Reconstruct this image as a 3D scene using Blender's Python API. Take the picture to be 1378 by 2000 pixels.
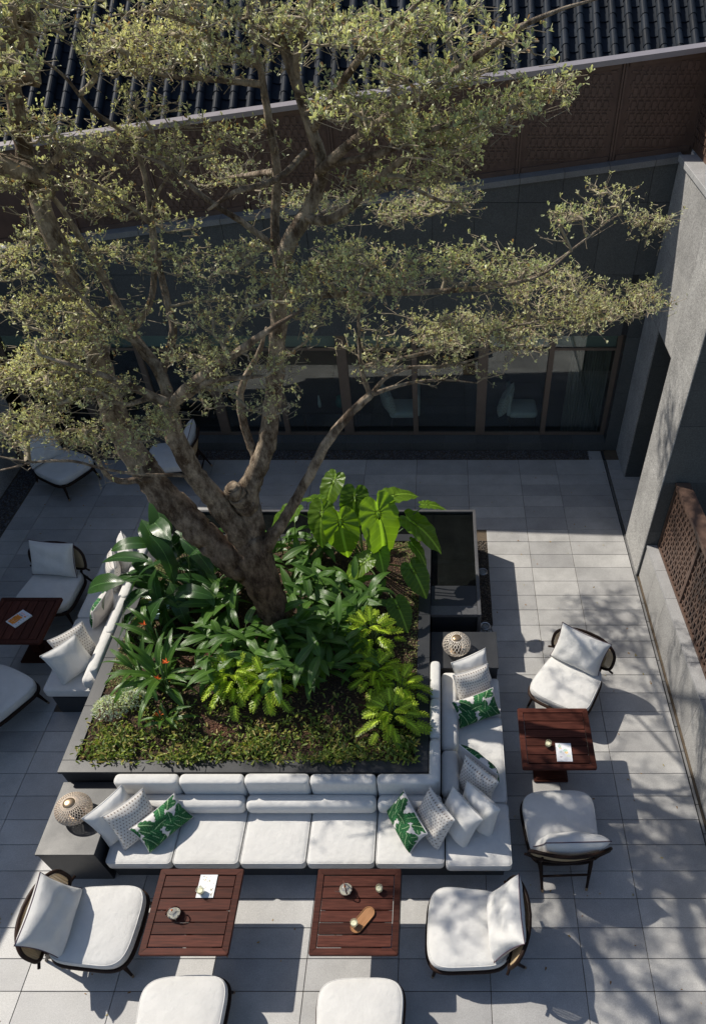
import bpy, math, random
import numpy as np
from mathutils import Matrix, Vector, Euler
for o in list(bpy.data.objects): bpy.data.objects.remove(o, do_unlink=True)
scene = bpy.context.scene
COL = scene.collection
R = math.radians
rng = random.Random(7)
nrg = np.random.default_rng(11)

# ------------------------------------------------------------------ camera, sky, sun, exposure
CAM_H, F_PX, CX, CY, PITCH = 7.25, 1368.2, 858.0, 1260.0, 48.747
cd = bpy.data.cameras.new('camera'); cam = bpy.data.objects.new('camera', cd); COL.objects.link(cam)
cam.location = (0, 0, CAM_H); cam.rotation_euler = (R(90 - PITCH), 0, 0)
cd.sensor_fit = 'VERTICAL'; cd.sensor_height = 36; cd.lens = F_PX / 2000 * 36
cd.shift_x = -(CX - 689) / 2000; cd.shift_y = (CY - 1000) / 2000
cd.clip_start = .05; cd.clip_end = 400
scene.camera = cam
SUN = Vector((.83, -.49, -1.0)).normalized()
w = bpy.data.worlds.new('World'); scene.world = w; w.use_nodes = True
nt = w.node_tree; nt.nodes.clear()
sky = nt.nodes.new('ShaderNodeTexSky'); sky.sky_type = 'NISHITA'; sky.sun_disc = False
sky.sun_elevation = math.asin(-SUN.z); sky.sun_rotation = math.atan2(-SUN.x, -SUN.y)
bg = nt.nodes.new('ShaderNodeBackground'); bg.inputs[1].default_value = .105
out = nt.nodes.new('ShaderNodeOutputWorld')
nt.links.new(sky.outputs[0], bg.inputs[0]); nt.links.new(bg.outputs[0], out.inputs[0])
sl = bpy.data.lights.new('sun', 'SUN'); sl.energy = 4.9; sl.angle = R(.53); sl.color = (1, .935, .83)
so = bpy.data.objects.new('sun', sl); COL.objects.link(so); so.location = (-10, 8, 14)
so.rotation_euler = SUN.to_track_quat('-Z', 'Y').to_euler()
scene.view_settings.view_transform = 'Standard'; scene.view_settings.look = 'None'
scene.view_settings.exposure = 0.0; scene.view_settings.gamma = 1.0

_c, _s = math.cos(R(PITCH)), math.sin(R(PITCH))
def at(u, v, y):
    """point of the place seen at photo pixel (u, v) and standing y metres in front of the balcony"""
    a, b = (u - CX) / F_PX, -(v - CY) / F_PX
    t = y / (_c + b * _s)
    return Vector((a * t, y, CAM_H + t * (-_s + b * _c)))

# ------------------------------------------------------------------ materials
def M_new(name):
    m = bpy.data.materials.new(name); m.use_nodes = True
    n = m.node_tree; n.nodes.clear()
    return m, n
class N:
    def __init__(s, name):
        s.m, s.t = M_new(name)
        s.o = s.t.nodes.new('ShaderNodeOutputMaterial')
    def n(s, typ, **kw):
        x = s.t.nodes.new('ShaderNode' + typ)
        for k, v in kw.items(): setattr(x, k, v)
        return x
    def l(s, a, b): s.t.links.new(a, b)
    def math(s, op, a, b=None, c=None):
        x = s.n('Math', operation=op)
        for i, q in enumerate((a, b, c)):
            if q is None: continue
            if isinstance(q, (int, float)): x.inputs[i].default_value = q
            else: s.l(q, x.inputs[i])
        return x.outputs[0]
    def mix(s, f, a, b, blend='MIX'):
        x = s.n('Mix', data_type='RGBA', blend_type=blend)
        for i, q in ((0, f), (6, a), (7, b)):
            if isinstance(q, (int, float)): x.inputs[i].default_value = q
            elif isinstance(q, tuple): x.inputs[i].default_value = (*q[:3], 1)
            else: s.l(q, x.inputs[i])
        return x.outputs[2]
    def noise(s, scale, detail=4, rough=.6, coord='Object', out=0):
        x = s.n('TexNoise'); x.inputs['Scale'].default_value = scale
        x.inputs['Detail'].default_value = detail; x.inputs['Roughness'].default_value = rough
        if coord != 'Gen': s.l(s.coord(coord), x.inputs['Vector'])
        return x.outputs[out]
    def coord(s, k):
        if k == 'Pos': return s.n('NewGeometry').outputs['Position']
        return s.n('TexCoord').outputs[k]
    def ramp(s, f, *stops):
        x = s.n('ValToRGB'); s.l(f, x.inputs[0]); e = x.color_ramp.elements
        while len(e) < len(stops): e.new(.5)
        for i, (p, c) in enumerate(stops):
            e[i].position = p; e[i].color = (*c[:3], 1) if isinstance(c, tuple) else (c, c, c, 1)
        return x.outputs[0]
    def bump(s, h, strength=.3, dist=.01):
        x = s.n('Bump'); x.inputs['Strength'].default_value = strength; x.inputs['Distance'].default_value = dist
        s.l(h, x.inputs['Height']); return x.outputs[0]
    def bsdf(s, col, rough=.5, normal=None, **kw):
        b = s.n('BsdfPrincipled')
        if isinstance(col, tuple): b.inputs['Base Color'].default_value = (*col[:3], 1)
        else: s.l(col, b.inputs['Base Color'])
        if isinstance(rough, (int, float)): b.inputs['Roughness'].default_value = rough
        else: s.l(rough, b.inputs['Roughness'])
        if normal is not None: s.l(normal, b.inputs['Normal'])
        for k, v in kw.items(): b.inputs[k.replace('_', ' ')].default_value = v
        return b
    def end(s, sh): s.l(sh if not hasattr(sh, 'outputs') else sh.outputs[0], s.o.inputs[0]); return s.m

def mat_stone(name, base, rough=.6, var=.12, speck=.35, rand=.0, bump=.15, stain=.25, specular=.5, scale=1.0):
    k = N(name)
    n1 = k.noise(260*scale, 2, .7, 'Pos'); n2 = k.noise(3.1, 5, .65, 'Pos'); n3 = k.noise(900*scale, 1, .5, 'Pos')
    sp = k.ramp(n1, (.3, 1 - speck), (.7, 1 + speck))
    c = k.mix(1, base, sp, 'MULTIPLY')
    c = k.mix(1, c, k.ramp(n2, (.25, 1 - stain), (.75, 1 + stain*.6)), 'MULTIPLY')
    n4 = k.noise(70*scale, 3, .75, 'Pos'); c = k.mix(1, c, k.ramp(n4, (.3, 1 - speck*.5), (.7, 1 + speck*.5)), 'MULTIPLY')
    n5 = k.noise(.9, 5, .7, 'Pos'); c = k.mix(1, c, k.ramp(n5, (.3, 1 - stain*.8), (.65, 1 + stain*.3)), 'MULTIPLY')
    if rand:
        oi = k.n('ObjectInfo').outputs['Random']
        c = k.mix(1, c, k.ramp(oi, (0, (1 - rand,)*2 + (1 - rand*.9,)), (1, (1 + rand, 1 + rand*.97, 1 + rand*.92))), 'MULTIPLY')
    rr = k.math('ADD', k.math('MULTIPLY', n2, .25), rough - .12)
    return k.end(k.bsdf(c, rr, k.bump(n3, bump, .004), Specular_IOR_Level=specular))
def mat_plain(name, col, rough=.5, nscale=30, nvar=.12, bump=.1, dist=.003, **kw):
    k = N(name); n = k.noise(nscale, 4, .6)
    c = k.mix(1, col, k.ramp(n, (.25, 1 - nvar), (.75, 1 + nvar)), 'MULTIPLY')
    return k.end(k.bsdf(c, rough, k.bump(n, bump, dist), **kw))
def mat_fabric(name, col, weave=700):
    k = N(name); co = k.coord('Object')
    w1 = k.n('TexWave', wave_type='BANDS', bands_direction='X'); w2 = k.n('TexWave', wave_type='BANDS', bands_direction='Y')
    for q in (w1, w2): k.l(co, q.inputs[0]); q.inputs['Scale'].default_value = weave*.3; q.inputs['Distortion'].default_value = 1.5
    h = k.math('ADD', w1.outputs['Fac'], w2.outputs['Fac'])
    n2 = k.noise(7, 4, .6); n3 = k.noise(14, 3, .5)
    c = k.mix(1, col, k.ramp(n2, (.3, .94), (.7, 1.04)), 'MULTIPLY')
    c = k.mix(1, c, k.ramp(h, (.2, .95), (1, 1.02)), 'MULTIPLY')
    n6 = k.noise(4.5, 3, .55); hb = k.math('ADD', k.math('ADD', k.math('MULTIPLY', h, .05), n3), k.math('MULTIPLY', n6, 1.6))
    b = k.bsdf(c, .9, k.bump(hb, .5, .018), Sheen_Weight=.25, Specular_IOR_Level=.2)
    return k.end(b)
def mat_leaf(name, dark, light, trans=.35, rough=.38, vein=1.0, attr=None, veinfreq=16, spec=.4, tt=(1.5, 1.6, .55), radial=False):
    k = N(name)
    if attr:
        a = k.n('Attribute', attribute_name=attr); c = a.outputs['Color']
        vv = None
    else:
        uv = k.n('SeparateXYZ'); k.l(k.coord('UV'), uv.inputs[0])
        t = k.math('ABSOLUTE', k.math('SUBTRACT', uv.outputs[0], .5))
        s = k.math('SUBTRACT', uv.outputs[1], k.math('MULTIPLY', t, .5))
        if radial: vv = k.math('SINE', k.math('MULTIPLY', k.math('ARCTAN2', k.math('SUBTRACT', uv.outputs[0], .5), k.math('SUBTRACT', uv.outputs[1], .32)), veinfreq*2.0))
        else: vv = k.math('SINE', k.math('MULTIPLY', s, veinfreq*6.283))
        n = k.noise(9, 3, .6, 'Pos'); oi = k.n('ObjectInfo').outputs['Random']
        f = k.math('ADD', k.math('MULTIPLY', n, .55), k.math('MULTIPLY', oi, .5))
        c = k.mix(f, dark, light)
        c = k.mix(k.math('MULTIPLY', k.ramp(vv, (.75, 0.), (1, 1.)), .28*vein), c, tuple(min(1, x*1.5 + .012) for x in light))
        rib = k.math('LESS_THAN', t, .022)
        c = k.mix(k.math('MULTIPLY', rib, .75), c, tuple(min(1, x*1.9 + .03) for x in light))
        blot = k.noise(23, 3, .7, 'Pos'); c = k.mix(k.ramp(blot, (.66, 0.), (.78, .45)), c, (light[0]*1.8+.03, light[1]*1.15, light[2]*.8))
    nrm = k.bump(vv if vv is not None else k.noise(60, 2), .1 if radial else .25, .004)
    b = k.bsdf(c, rough, nrm, Specular_IOR_Level=spec)
    tr = k.n('BsdfTranslucent'); tc = k.mix(1, c, tt, 'MULTIPLY'); k.l(tc, tr.inputs[0])
    mx = k.n('MixShader'); mx.inputs[0].default_value = trans; k.l(b.outputs[0], mx.inputs[1]); k.l(tr.outputs[0], mx.inputs[2])
    return k.end(mx)
def mat_glass(name, tint=(.85, .9, .88), rough=.0, base=.04):
    k = N(name)
    lw_ = k.n('LayerWeight'); lw_.inputs[0].default_value = .5
    fc = k.math('ADD', k.math('MULTIPLY', k.math('POWER', lw_.outputs['Facing'], 4.0), .75), .035)
    tr = k.n('BsdfTransparent'); tr.inputs[0].default_value = (*tint, 1)
    gl = k.n('BsdfGlossy'); gl.inputs['Roughness'].default_value = rough; gl.inputs[0].default_value = (.95, .97, 1, 1)
    mx = k.n('MixShader'); k.l(k.math('ADD', fc, base), mx.inputs[0]); k.l(tr.outputs[0], mx.inputs[1]); k.l(gl.outputs[0], mx.inputs[2])
    return k.end(mx)

MT = {}
MT['paver'] = mat_stone('paver_granite', (.415, .41, .398), .52, rand=.15, speck=.28, stain=.2, specular=.75)
def _joint():
    k = N('joint_sand'); n = k.noise(40, 3, .6, 'Pos')
    return k.end(k.bsdf(k.mix(n, (.06, .045, .03), (.16, .12, .08)), .95))
MT['joint'] = _joint()
MT['granite'] = mat_stone('wall_granite', (.335, .33, .32), .7, rand=.08, speck=.75, stain=.22, scale=.6)
MT['shadedgranite'] = mat_stone('shaded_wall_granite', (.080, .086, .086), .7, rand=.13, speck=.5, stain=.14, scale=.8)  # wall granite with the shade on camera-facing faces put into its colour
MT['sunlitrim'] = mat_stone('sunlit_rim_granite', (.10, .10, .105), .4, speck=.4, stain=.2)  # pool granite made paler, sunlight on the rim painted into the colour
MT['darkcap'] = mat_stone('dark_coping_granite', (.20, .205, .205), .6, rand=.08, speck=.35, stain=.2)
MT['granite_cap'] = mat_stone('coping_granite', (.36, .36, .36), .6, rand=.06, speck=.35, stain=.15)
MT['black'] = mat_stone('black_granite', (.036, .038, .042), .40, speck=.45, stain=.2, bump=.05, rand=.04, specular=.38)
MT['wetblack'] = mat_stone('wet_black_granite', (.050, .045, .041), .2, speck=.9, stain=.45, bump=.05)
MT['water'] = mat_glass('pool_water', (.62, .66, .66), .015, .0)
MT['white'] = mat_fabric('off_white_fabric', (.70, .69, .665))
MT['piping'] = mat_plain('piping_cord', (.42, .38, .36), .8)
MT['darkpiping'] = mat_plain('dark_piping', (.10, .06, .08), .8)
def _wood(name, a, b, rough=.32, sc=1.0):
    k = N(name); mp = k.n('Mapping'); mp.inputs['Scale'].default_value = (2*sc, 30*sc, 30*sc); k.l(k.coord('Object'), mp.inputs[0])
    n = k.n('TexNoise'); n.inputs['Scale'].default_value = 3; n.inputs['Detail'].default_value = 6; k.l(mp.outputs[0], n.inputs['Vector'])
    oi = k.n('ObjectInfo').outputs['Random']
    c = k.mix(k.ramp(n.outputs[0], (.3, 0.), (.7, 1.)), a, b)
    c = k.mix(1, c, k.ramp(oi, (0, .68), (1, 1.32)), 'MULTIPLY')
    r = k.math('ADD', k.math('MULTIPLY', n.outputs[0], .2), rough - .08)
    return k.end(k.bsdf(c, r, k.bump(n.outputs[0], .2, .002), Specular_IOR_Level=.10))
MT['mahogany'] = _wood('mahogany', (.044, .014, .010), (.098, .032, .022), .5)
MT['darkwood'] = _wood('dark_walnut', (.018, .011, .009), (.04, .024, .018), .4)
MT['oak'] = _wood('light_oak', (.40, .19, .085), (.55, .29, .14), .45)
def _cane():
    k = N('cane'); n = k.noise(120, 2); return k.end(k.bsdf(k.mix(n, (.36, .25, .13), (.58, .44, .26)), .6))
MT['cane'] = _cane()
MT['rattan'] = mat_plain('rattan_strand', (.66, .55, .44), .55, 90, .35)
MT['glassy'] = mat_plain('glossy_strand', (.78, .70, .60), .18, 90, .3, Coat_Weight=.6)
MT['bronze'] = mat_plain('bronze_cap', (.42, .30, .19), .32, 20, .08, Metallic=.75)
MT['copper'] = mat_plain('brown_copper', (.135, .084, .063), .48, 6, .22, Metallic=.2)
MT['copperdark'] = mat_plain('brown_copper_back', (.125, .074, .054), .55, 6, .22, Metallic=.15)
MT['capmetal'] = mat_plain('grey_metal_cap', (.34, .30, .30), .4, 5, .08, Metallic=.4)
MT['frame'] = mat_plain('bronze_frame', (.19, .145, .115), .45, 12, .1, Metallic=.35)
MT['tile'] = mat_stone('roof_clay', (.013, .019, .029), .6, rand=.3, speck=.2, stain=.35, scale=.3, specular=.12)
MT['glass'] = mat_glass('window_glass', (.80, .86, .84), .0, .05)
MT['clearglass'] = mat_glass('clear_glass', (.93, .95, .95), .0, .06)
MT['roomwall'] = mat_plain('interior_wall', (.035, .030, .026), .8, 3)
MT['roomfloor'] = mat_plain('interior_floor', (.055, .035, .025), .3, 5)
MT['blind'] = mat_plain('pale_blind', (.40, .46, .43), .8, 4, .03)
MT['curtain'] = mat_plain('curtain_cloth', (.30, .29, .26), .9, 20)
MT['ceramic'] = mat_plain('green_ceramic', (.02, .17, .15), .2, 5, .05)
MT['porcelain'] = mat_plain('white_porcelain', (.7, .72, .70), .25, 5, .03)
MT['metal'] = mat_plain('steel', (.45, .45, .45), .3, 20, .1, Metallic=.9)
MT['lens'] = mat_plain('uplight_lens', (.25, .27, .27), .12, 60, .2)
def _soil():
    k = N('soil_mulch'); n = k.noise(34, 6, .75, 'Pos'); n2 = k.noise(2.2, 3, .6, 'Pos'); v = k.n('TexVoronoi'); v.inputs['Scale'].default_value = 55; k.l(k.coord('Pos'), v.inputs['Vector'])
    c = k.mix(k.ramp(n, (.35, 0.), (.7, 1.)), (.020, .012, .007), (.10, .056, .032))
    c = k.mix(k.ramp(n2, (.55, 0.), (.68, .5)), c, (.17, .062, .034))
    h = k.math('ADD', n, v.outputs['Distance'])
    return k.end(k.bsdf(c, .95, k.bump(h, .9, .03)))
MT['soil'] = _soil()
def _bark():
    k = N('mottled_bark'); co = k.coord('Pos'); mp = k.n('Mapping'); mp.inputs['Scale'].default_value = (1, 1, .55); k.l(co, mp.inputs[0])
    def nn(sc, d, r=.6):
        x = k.n('TexNoise'); x.inputs['Scale'].default_value = sc; x.inputs['Detail'].default_value = d; x.inputs['Roughness'].default_value = r; k.l(mp.outputs[0], x.inputs['Vector']); return x.outputs[0]
    a, b, d = nn(9, 7, .75), nn(34, 6, .75), nn(4.2, 5, .7)
    c = k.mix(k.ramp(a, (.38, 0.), (.62, 1.)), (.075, .052, .036), (.40, .34, .27))
    c = k.mix(k.ramp(d, (.50, 0.), (.62, .8)), c, (.055, .035, .025))
    c = k.mix(k.ramp(b, (.55, 0.), (.75, .6)), c, (.36, .32, .27))
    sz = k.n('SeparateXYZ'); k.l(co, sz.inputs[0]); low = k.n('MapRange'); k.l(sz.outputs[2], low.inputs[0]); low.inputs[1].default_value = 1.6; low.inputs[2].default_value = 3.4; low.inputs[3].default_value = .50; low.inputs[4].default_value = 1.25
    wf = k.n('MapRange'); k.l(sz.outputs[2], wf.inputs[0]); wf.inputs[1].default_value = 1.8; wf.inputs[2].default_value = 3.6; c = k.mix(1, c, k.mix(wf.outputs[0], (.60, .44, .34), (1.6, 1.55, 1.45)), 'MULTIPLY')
    h = k.math('ADD', k.math('MULTIPLY', a, 1.2), b)
    return k.end(k.bsdf(c, .85, k.bump(h, .95, .04), Specular_IOR_Level=.25))
MT['bark'] = _bark()
MT['twig'] = mat_plain('twig_bark', (.33, .275, .19), .85, 25, .35)
MT['treeleaf'] = mat_leaf('variegated_leaf', None, None, .42, .36, attr='tint', spec=.5, tt=(1.12, 1.12, .68))
MT['bigleaf'] = mat_leaf('elephant_ear_leaf', (.05, .125, .018), (.20, .33, .03),   .5, .36, .8, veinfreq=8, radial=False)
MT['darkleaf'] = mat_leaf('dark_glossy_leaf', (.016, .050, .014), (.045, .115, .025), .28, .26, .8, veinfreq=20, spec=.55)
MT['lanceleaf'] = mat_leaf('lance_leaf', (.040, .105, .020), (.115, .225, .040), .36, .32, .7, veinfreq=18, spec=.5)
MT['strapleaf'] = mat_leaf('strap_leaf', (.032, .09, .018), (.11, .22, .03), .36, .30, .5, veinfreq=22, spec=.5)
MT['limeleaf'] = mat_leaf('lime_lobed_leaf', (.17, .27, .02), (.42, .52, .05), .45, .36, .6, veinfreq=8)
MT['silver'] = mat_leaf('silver_leaf', (.42, .45, .42), (.62, .65, .60), .15, .8, .2)
MT['fern'] = mat_leaf('low_fern', None, None, .34, .45, attr='tint')
MT['moss'] = mat_leaf('low_moss', None, None, .2, .7, attr='tint')
MT['stem'] = mat_plain('green_stem', (.07, .12, .03), .5, 30, .3)
MT['flower'] = mat_plain('orange_bract', (.75, .16, .03), .45, 40, .25)
MT['paleblue'] = mat_plain('pale_blue_panel', (.42, .62, .66), .5, 6, .04)
def _gravel(name, a, b):
    k = N(name); at_ = k.n('Attribute', attribute_name='tint'); return k.end(k.bsdf(k.mix(at_.outputs['Fac'], a, b), .45, Specular_IOR_Level=.5))
MT['gravel'] = _gravel('dark_pebble', (.035, .038, .046), (.22, .22, .24))
MT['gravel2'] = _gravel('brown_pebble', (.018, .018, .018), (.26, .21, .16))
def _print(name, rough=.85):
    k = N(name); a = k.n('Attribute', attribute_name='tint'); n = k.noise(250, 2)
    return k.end(k.bsdf(k.mix(1, a.outputs['Color'], k.ramp(n, (.3, .93), (.7, 1.05)), 'MULTIPLY'), rough, k.bump(n, .12, .002), Specular_IOR_Level=.3))
MT['print'] = _print('printed_cloth'); MT['paper'] = _print('printed_paper', .35)
def _dots():
    k = N('dotted_cloth'); sx = k.n('SeparateXYZ'); k.l(k.coord('UV'), sx.inputs[0])
    a = k.math('MULTIPLY', sx.outputs[0], 14); b = k.math('MULTIPLY', sx.outputs[1], 13)
    row = k.math('MODULO', k.math('FLOOR', b), 2)
    a = k.math('ADD', a, k.math('MULTIPLY', row, .5))
    fx = k.math('SUBTRACT', k.math('FRACT', a), .5); fy = k.math('SUBTRACT', k.math('FRACT', b), .5)
    d1 = k.math('MULTIPLY', k.math('ABSOLUTE', fx), k.math('ABSOLUTE', fy))
    d2 = k.math('ADD', k.math('MULTIPLY', fx, fx), k.math('MULTIPLY', fy, fy))
    dd = k.math('ADD', k.math('MULTIPLY', d1, 6), k.math('MULTIPLY', d2, 1.0))
    m_ = k.math('LESS_THAN', dd, .10)
    n = k.noise(200, 2)
    c = k.mix(m_, k.mix(n, (.60, .57, .52), (.70, .67, .63)), (.17, .125, .105))
    return k.end(k.bsdf(c, .9, k.bump(n, .15, .003), Sheen_Weight=.2))
MT['dots'] = _dots()
MT['greycloth'] = mat_fabric('grey_linen', (.46, .43, .41))
MT['litter'] = mat_plain('dry_leaf', (.34, .19, .06), .8, 20, .3)

# ------------------------------------------------------------------ mesh helpers
class G:
    def __init__(s): s.v = []; s.f = []
    def add(s, v, f, m=None):
        b = len(s.v)
        s.v += [tuple(m @ Vector(p)) for p in v] if m is not None else [tuple(p) for p in v]
        s.f += [tuple(i + b for i in q) for q in f]; return s
    def box(s, x0, x1, y0, y1, z0, z1, bev=0.0, m=None):
        if bev <= 0:
            v = [(x, y, z) for z in (z0, z1) for y in (y0, y1) for x in (x0, x1)]
            return s.add(v, [(0, 2, 3, 1), (4, 5, 7, 6), (0, 1, 5, 4), (2, 6, 7, 3), (0, 4, 6, 2), (1, 3, 7, 5)], m)
        v = []; b = bev
        lo, hi = (x0, y0, z0), (x1, y1, z1)
        idx = {}
        for cx in (0, 1):
            for cy in (0, 1):
                for cz in (0, 1):
                    c = (cx, cy, cz)
                    for ax in range(3):
                        p = [(lo[i] + (0 if i == ax else b)) if c[i] == 0 else (hi[i] - (0 if i == ax else b)) for i in range(3)]
                        idx[(c, ax)] = len(v); v.append(p)
        f = []
        for ax in range(3):
            o = [i for i in range(3) if i != ax]
            for side in (0, 1):
                q = []
                for a_, b_ in ((0, 0), (1, 0), (1, 1), (0, 1)):
                    c = [0, 0, 0]; c[ax] = side; c[o[0]] = a_; c[o[1]] = b_; q.append(idx[(tuple(c), ax)])
                f.append(tuple(q))
        for ax in range(3):
            o = [i for i in range(3) if i != ax]
            for a_ in (0, 1):
                for b_ in (0, 1):
                    c0 = [0, 0, 0]; c0[o[0]] = a_; c0[o[1]] = b_; c1 = list(c0); c1[ax] = 1
                    c0, c1 = tuple(c0), tuple(c1)
                    f.append((idx[(c0, o[0])], idx[(c1, o[0])], idx[(c1, o[1])], idx[(c0, o[1])]))
        for cx in (0, 1):
            for cy in (0, 1):
                for cz in (0, 1): f.append(tuple(idx[((cx, cy, cz), a)] for a in range(3)))
        return s.add(v, f, m)
    def tube(s, pts, rad, n=8, closed=False, cap=True):
        pts = [Vector(p) for p in pts]; m = len(pts)
        if isinstance(rad, (int, float)): rad = [rad]*m
        b = len(s.v); up = Vector((.31, .17, .93))
        pn = None
        for i, p in enumerate(pts):
            if closed: t = pts[(i + 1) % m] - pts[i - 1]
            else: t = pts[min(i + 1, m - 1)] - pts[max(i - 1, 0)]
            t = t.normalized() if t.length > 1e-9 else Vector((0, 0, 1))
            if pn is None: a = t.cross(up); a = a.normalized() if a.length > 1e-6 else t.cross(Vector((1, 0, 0))).normalized()
            else: a = (pn - t*pn.dot(t)).normalized()
            pn = a; c = t.cross(a)
            for k in range(n):
                an = 6.28319*k/n; s.v.append(tuple(p + (a*math.cos(an) + c*math.sin(an))*rad[i]))
        for i in range(m if closed else m - 1):
            j = (i + 1) % m
            for k in range(n):
                l = (k + 1) % n; s.f.append((b + i*n + k, b + i*n + l, b + j*n + l, b + j*n + k))
        if cap and not closed:
            s.f.append(tuple(b + k for k in range(n))[::-1]); s.f.append(tuple(b + (m - 1)*n + k for k in range(n)))
        return s
    def lathe(s, prof, n=24, m=None):
        v = []; f = []
        for r_, z in prof:
            for k in range(n): v.append((r_*math.cos(6.28319*k/n), r_*math.sin(6.28319*k/n), z))
        for i in range(len(prof) - 1):
            for k in range(n):
                l = (k + 1) % n; f.append((i*n + k, i*n + l, (i + 1)*n + l, (i + 1)*n + k))
        f.append(tuple(range(n))[::-1]); f.append(tuple((len(prof) - 1)*n + k for k in range(n)))
        return s.add(v, f, m)
    def rbox(s, x0, x1, y0, y1, z0, z1, r, seg=4, puff=(0, 0), nx=8, ny=8, nz=3, corner=None, m=None):
        """rounded cushion: box grid pulled onto a rounded shell, top puffed up"""
        c = Vector(((x0 + x1)/2, (y0 + y1)/2, (z0 + z1)/2)); h = Vector(((x1 - x0)/2, (y1 - y0)/2, (z1 - z0)/2))
        rr = (corner or r, corner or r, r)
        def ticks(H, rad, nn):
            a = [-H + rad*(1 - math.cos(math.pi/2*i/seg)) for i in range(seg)]
            inner = [-H + rad + (2*H - 2*rad)*i/nn for i in range(nn + 1)] if H > rad + 1e-6 else [0.]
            return a + inner + [-q for q in reversed(a)]
        T = [ticks(h.x, rr[0], nx), ticks(h.y, rr[1], ny), ticks(h.z, r, nz)]
        cache = {}; v = []; f = []
        def vert(p):
            k = tuple(round(q, 5) for q in p)
            if k in cache: return cache[k]
            x, y, z = p
            # plan rounding
            cr = rr[0]
            qx = max(-h.x + cr, min(h.x - cr, x)); qy = max(-h.y + cr, min(h.y - cr, y))
            dx, dy = x - qx, y - qy; L = math.hypot(dx, dy); mx_ = max(abs(dx), abs(dy))
            if L > 1e-9: x, y = qx + dx/L*mx_, qy + dy/L*mx_
            # edge rounding
            de = cr - mx_ if L > 1e-9 else cr + min(h.x - cr - abs(qx), h.y - cr - abs(qy))
            dz = h.z - abs(z)
            if de < r and dz < r:
                ex, ez = r - de, r - dz; q = math.hypot(ex, ez); mm = max(ex, ez)
                if q > 1e-9:
                    nx_, nz_ = ex/q*mm, ez/q*mm; shrink = ex - nx_
                    if L > 1e-9: x -= dx/L*shrink; y -= dy/L*shrink
                    else:
                        if h.x - abs(x) < h.y - abs(y): x -= math.copysign(shrink, x)
                        else: y -= math.copysign(shrink, y)
                    z = math.copysign(h.z - r + nz_, z)
            u_, w_ = x/h.x, y/h.y
            k_ = max(0, (1 - abs(u_)**2.4))*max(0, (1 - abs(w_)**2.4))
            z += (puff[0] if z > 0 else -puff[1])*k_
            cache[k] = len(v); v.append((x + c.x, y + c.y, z + c.z)); return cache[k]
        for ax in range(3):
            o = [i for i in range(3) if i != ax]
            for sd in (-1, 1):
                A, B = T[o[0]], T[o[1]]
                for i in range(len(A) - 1):
                    for j in range(len(B) - 1):
                        q = []
                        for a_, b_ in ((i, j), (i + 1, j), (i + 1, j + 1), (i, j + 1)):
                            p = [0, 0, 0]; p[ax] = sd*h[ax]; p[o[0]] = A[a_]; p[o[1]] = B[b_]; q.append(vert(p))
                        if len(set(q)) > 2:
                            q2 = []
                            for z_ in q:
                                if z_ not in q2: q2.append(z_)
                            f.append(tuple(q2 if (sd > 0) ^ (ax == 1) else q2[::-1]))
        return s.add(v, f, m)
    def mesh(s, name, mat, smooth=True, angle=None):
        me = bpy.data.meshes.new(name); me.from_pydata(s.v, [], s.f); me.update()
        for q in (mat if isinstance(mat, (list, tuple)) else [mat]): me.materials.append(q)
        if smooth: me.polygons.foreach_set('use_smooth', [True]*len(me.polygons))
        if smooth and angle:
            me.set_sharp_from_angle(angle=R(angle))
        return me
def link(name, me, parent=None, loc=(0, 0, 0), rot=(0, 0, 0), scale=(1, 1, 1), kind=None):
    o = bpy.data.objects.new(name, me); COL.objects.link(o)
    o.location = loc; o.rotation_euler = rot; o.scale = scale
    if parent: o.parent = parent
    if kind: o['kind'] = kind
    return o
def part(name, g, mat, parent=None, smooth=False, angle=None, kind=None, loc=(0, 0, 0)):
    return link(name, g.mesh(name, MT[mat] if isinstance(mat, str) else mat, smooth, angle), parent, loc, kind=kind)
def empty(name, loc=(0, 0, 0), rz=0.0, label=None, cat=None, group=None, kind=None, parent=None):
    o = bpy.data.objects.new(name, None); COL.objects.link(o); o.location = loc; o.rotation_euler = (0, 0, rz)
    o.empty_display_size = .1
    if parent: o.parent = parent
    tag(o, label, cat, group, kind); return o
def tag(o, label=None, cat=None, group=None, kind=None):
    for k, v in (('label', label), ('category', cat), ('group', group), ('kind', kind)):
        if v: o[k] = v
    return o
def fast_mesh(name, V, Fq, mat, smooth=False, tint=None, nper=None):
    """V (n,3) array, Fq (m,k) array of same-size faces"""
    me = bpy.data.meshes.new(name); V = np.asarray(V, np.float32); Fq = np.asarray(Fq, np.int32)
    me.vertices.add(len(V)); me.vertices.foreach_set('co', V.ravel())
    m_, k_ = Fq.shape; me.loops.add(m_*k_); me.loops.foreach_set('vertex_index', Fq.ravel())
    me.polygons.add(m_); me.polygons.foreach_set('loop_start', np.arange(0, m_*k_, k_, dtype=np.int32))
    try: me.polygons.foreach_set('loop_total', np.full(m_, k_, dtype=np.int32))
    except Exception: pass
    if smooth: me.polygons.foreach_set('use_smooth', np.ones(m_, dtype=bool))
    me.update(calc_edges=True); me.validate()
    me.materials.append(mat)
    if tint is not None:
        a = me.color_attributes.new('tint', 'FLOAT_COLOR', 'POINT')
        t = np.asarray(tint, np.float32)
        if t.shape[1] == 3: t = np.concatenate([t, np.ones((len(t), 1), np.float32)], 1)
        a.data.foreach_set('color', t.ravel())
    return me

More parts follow.
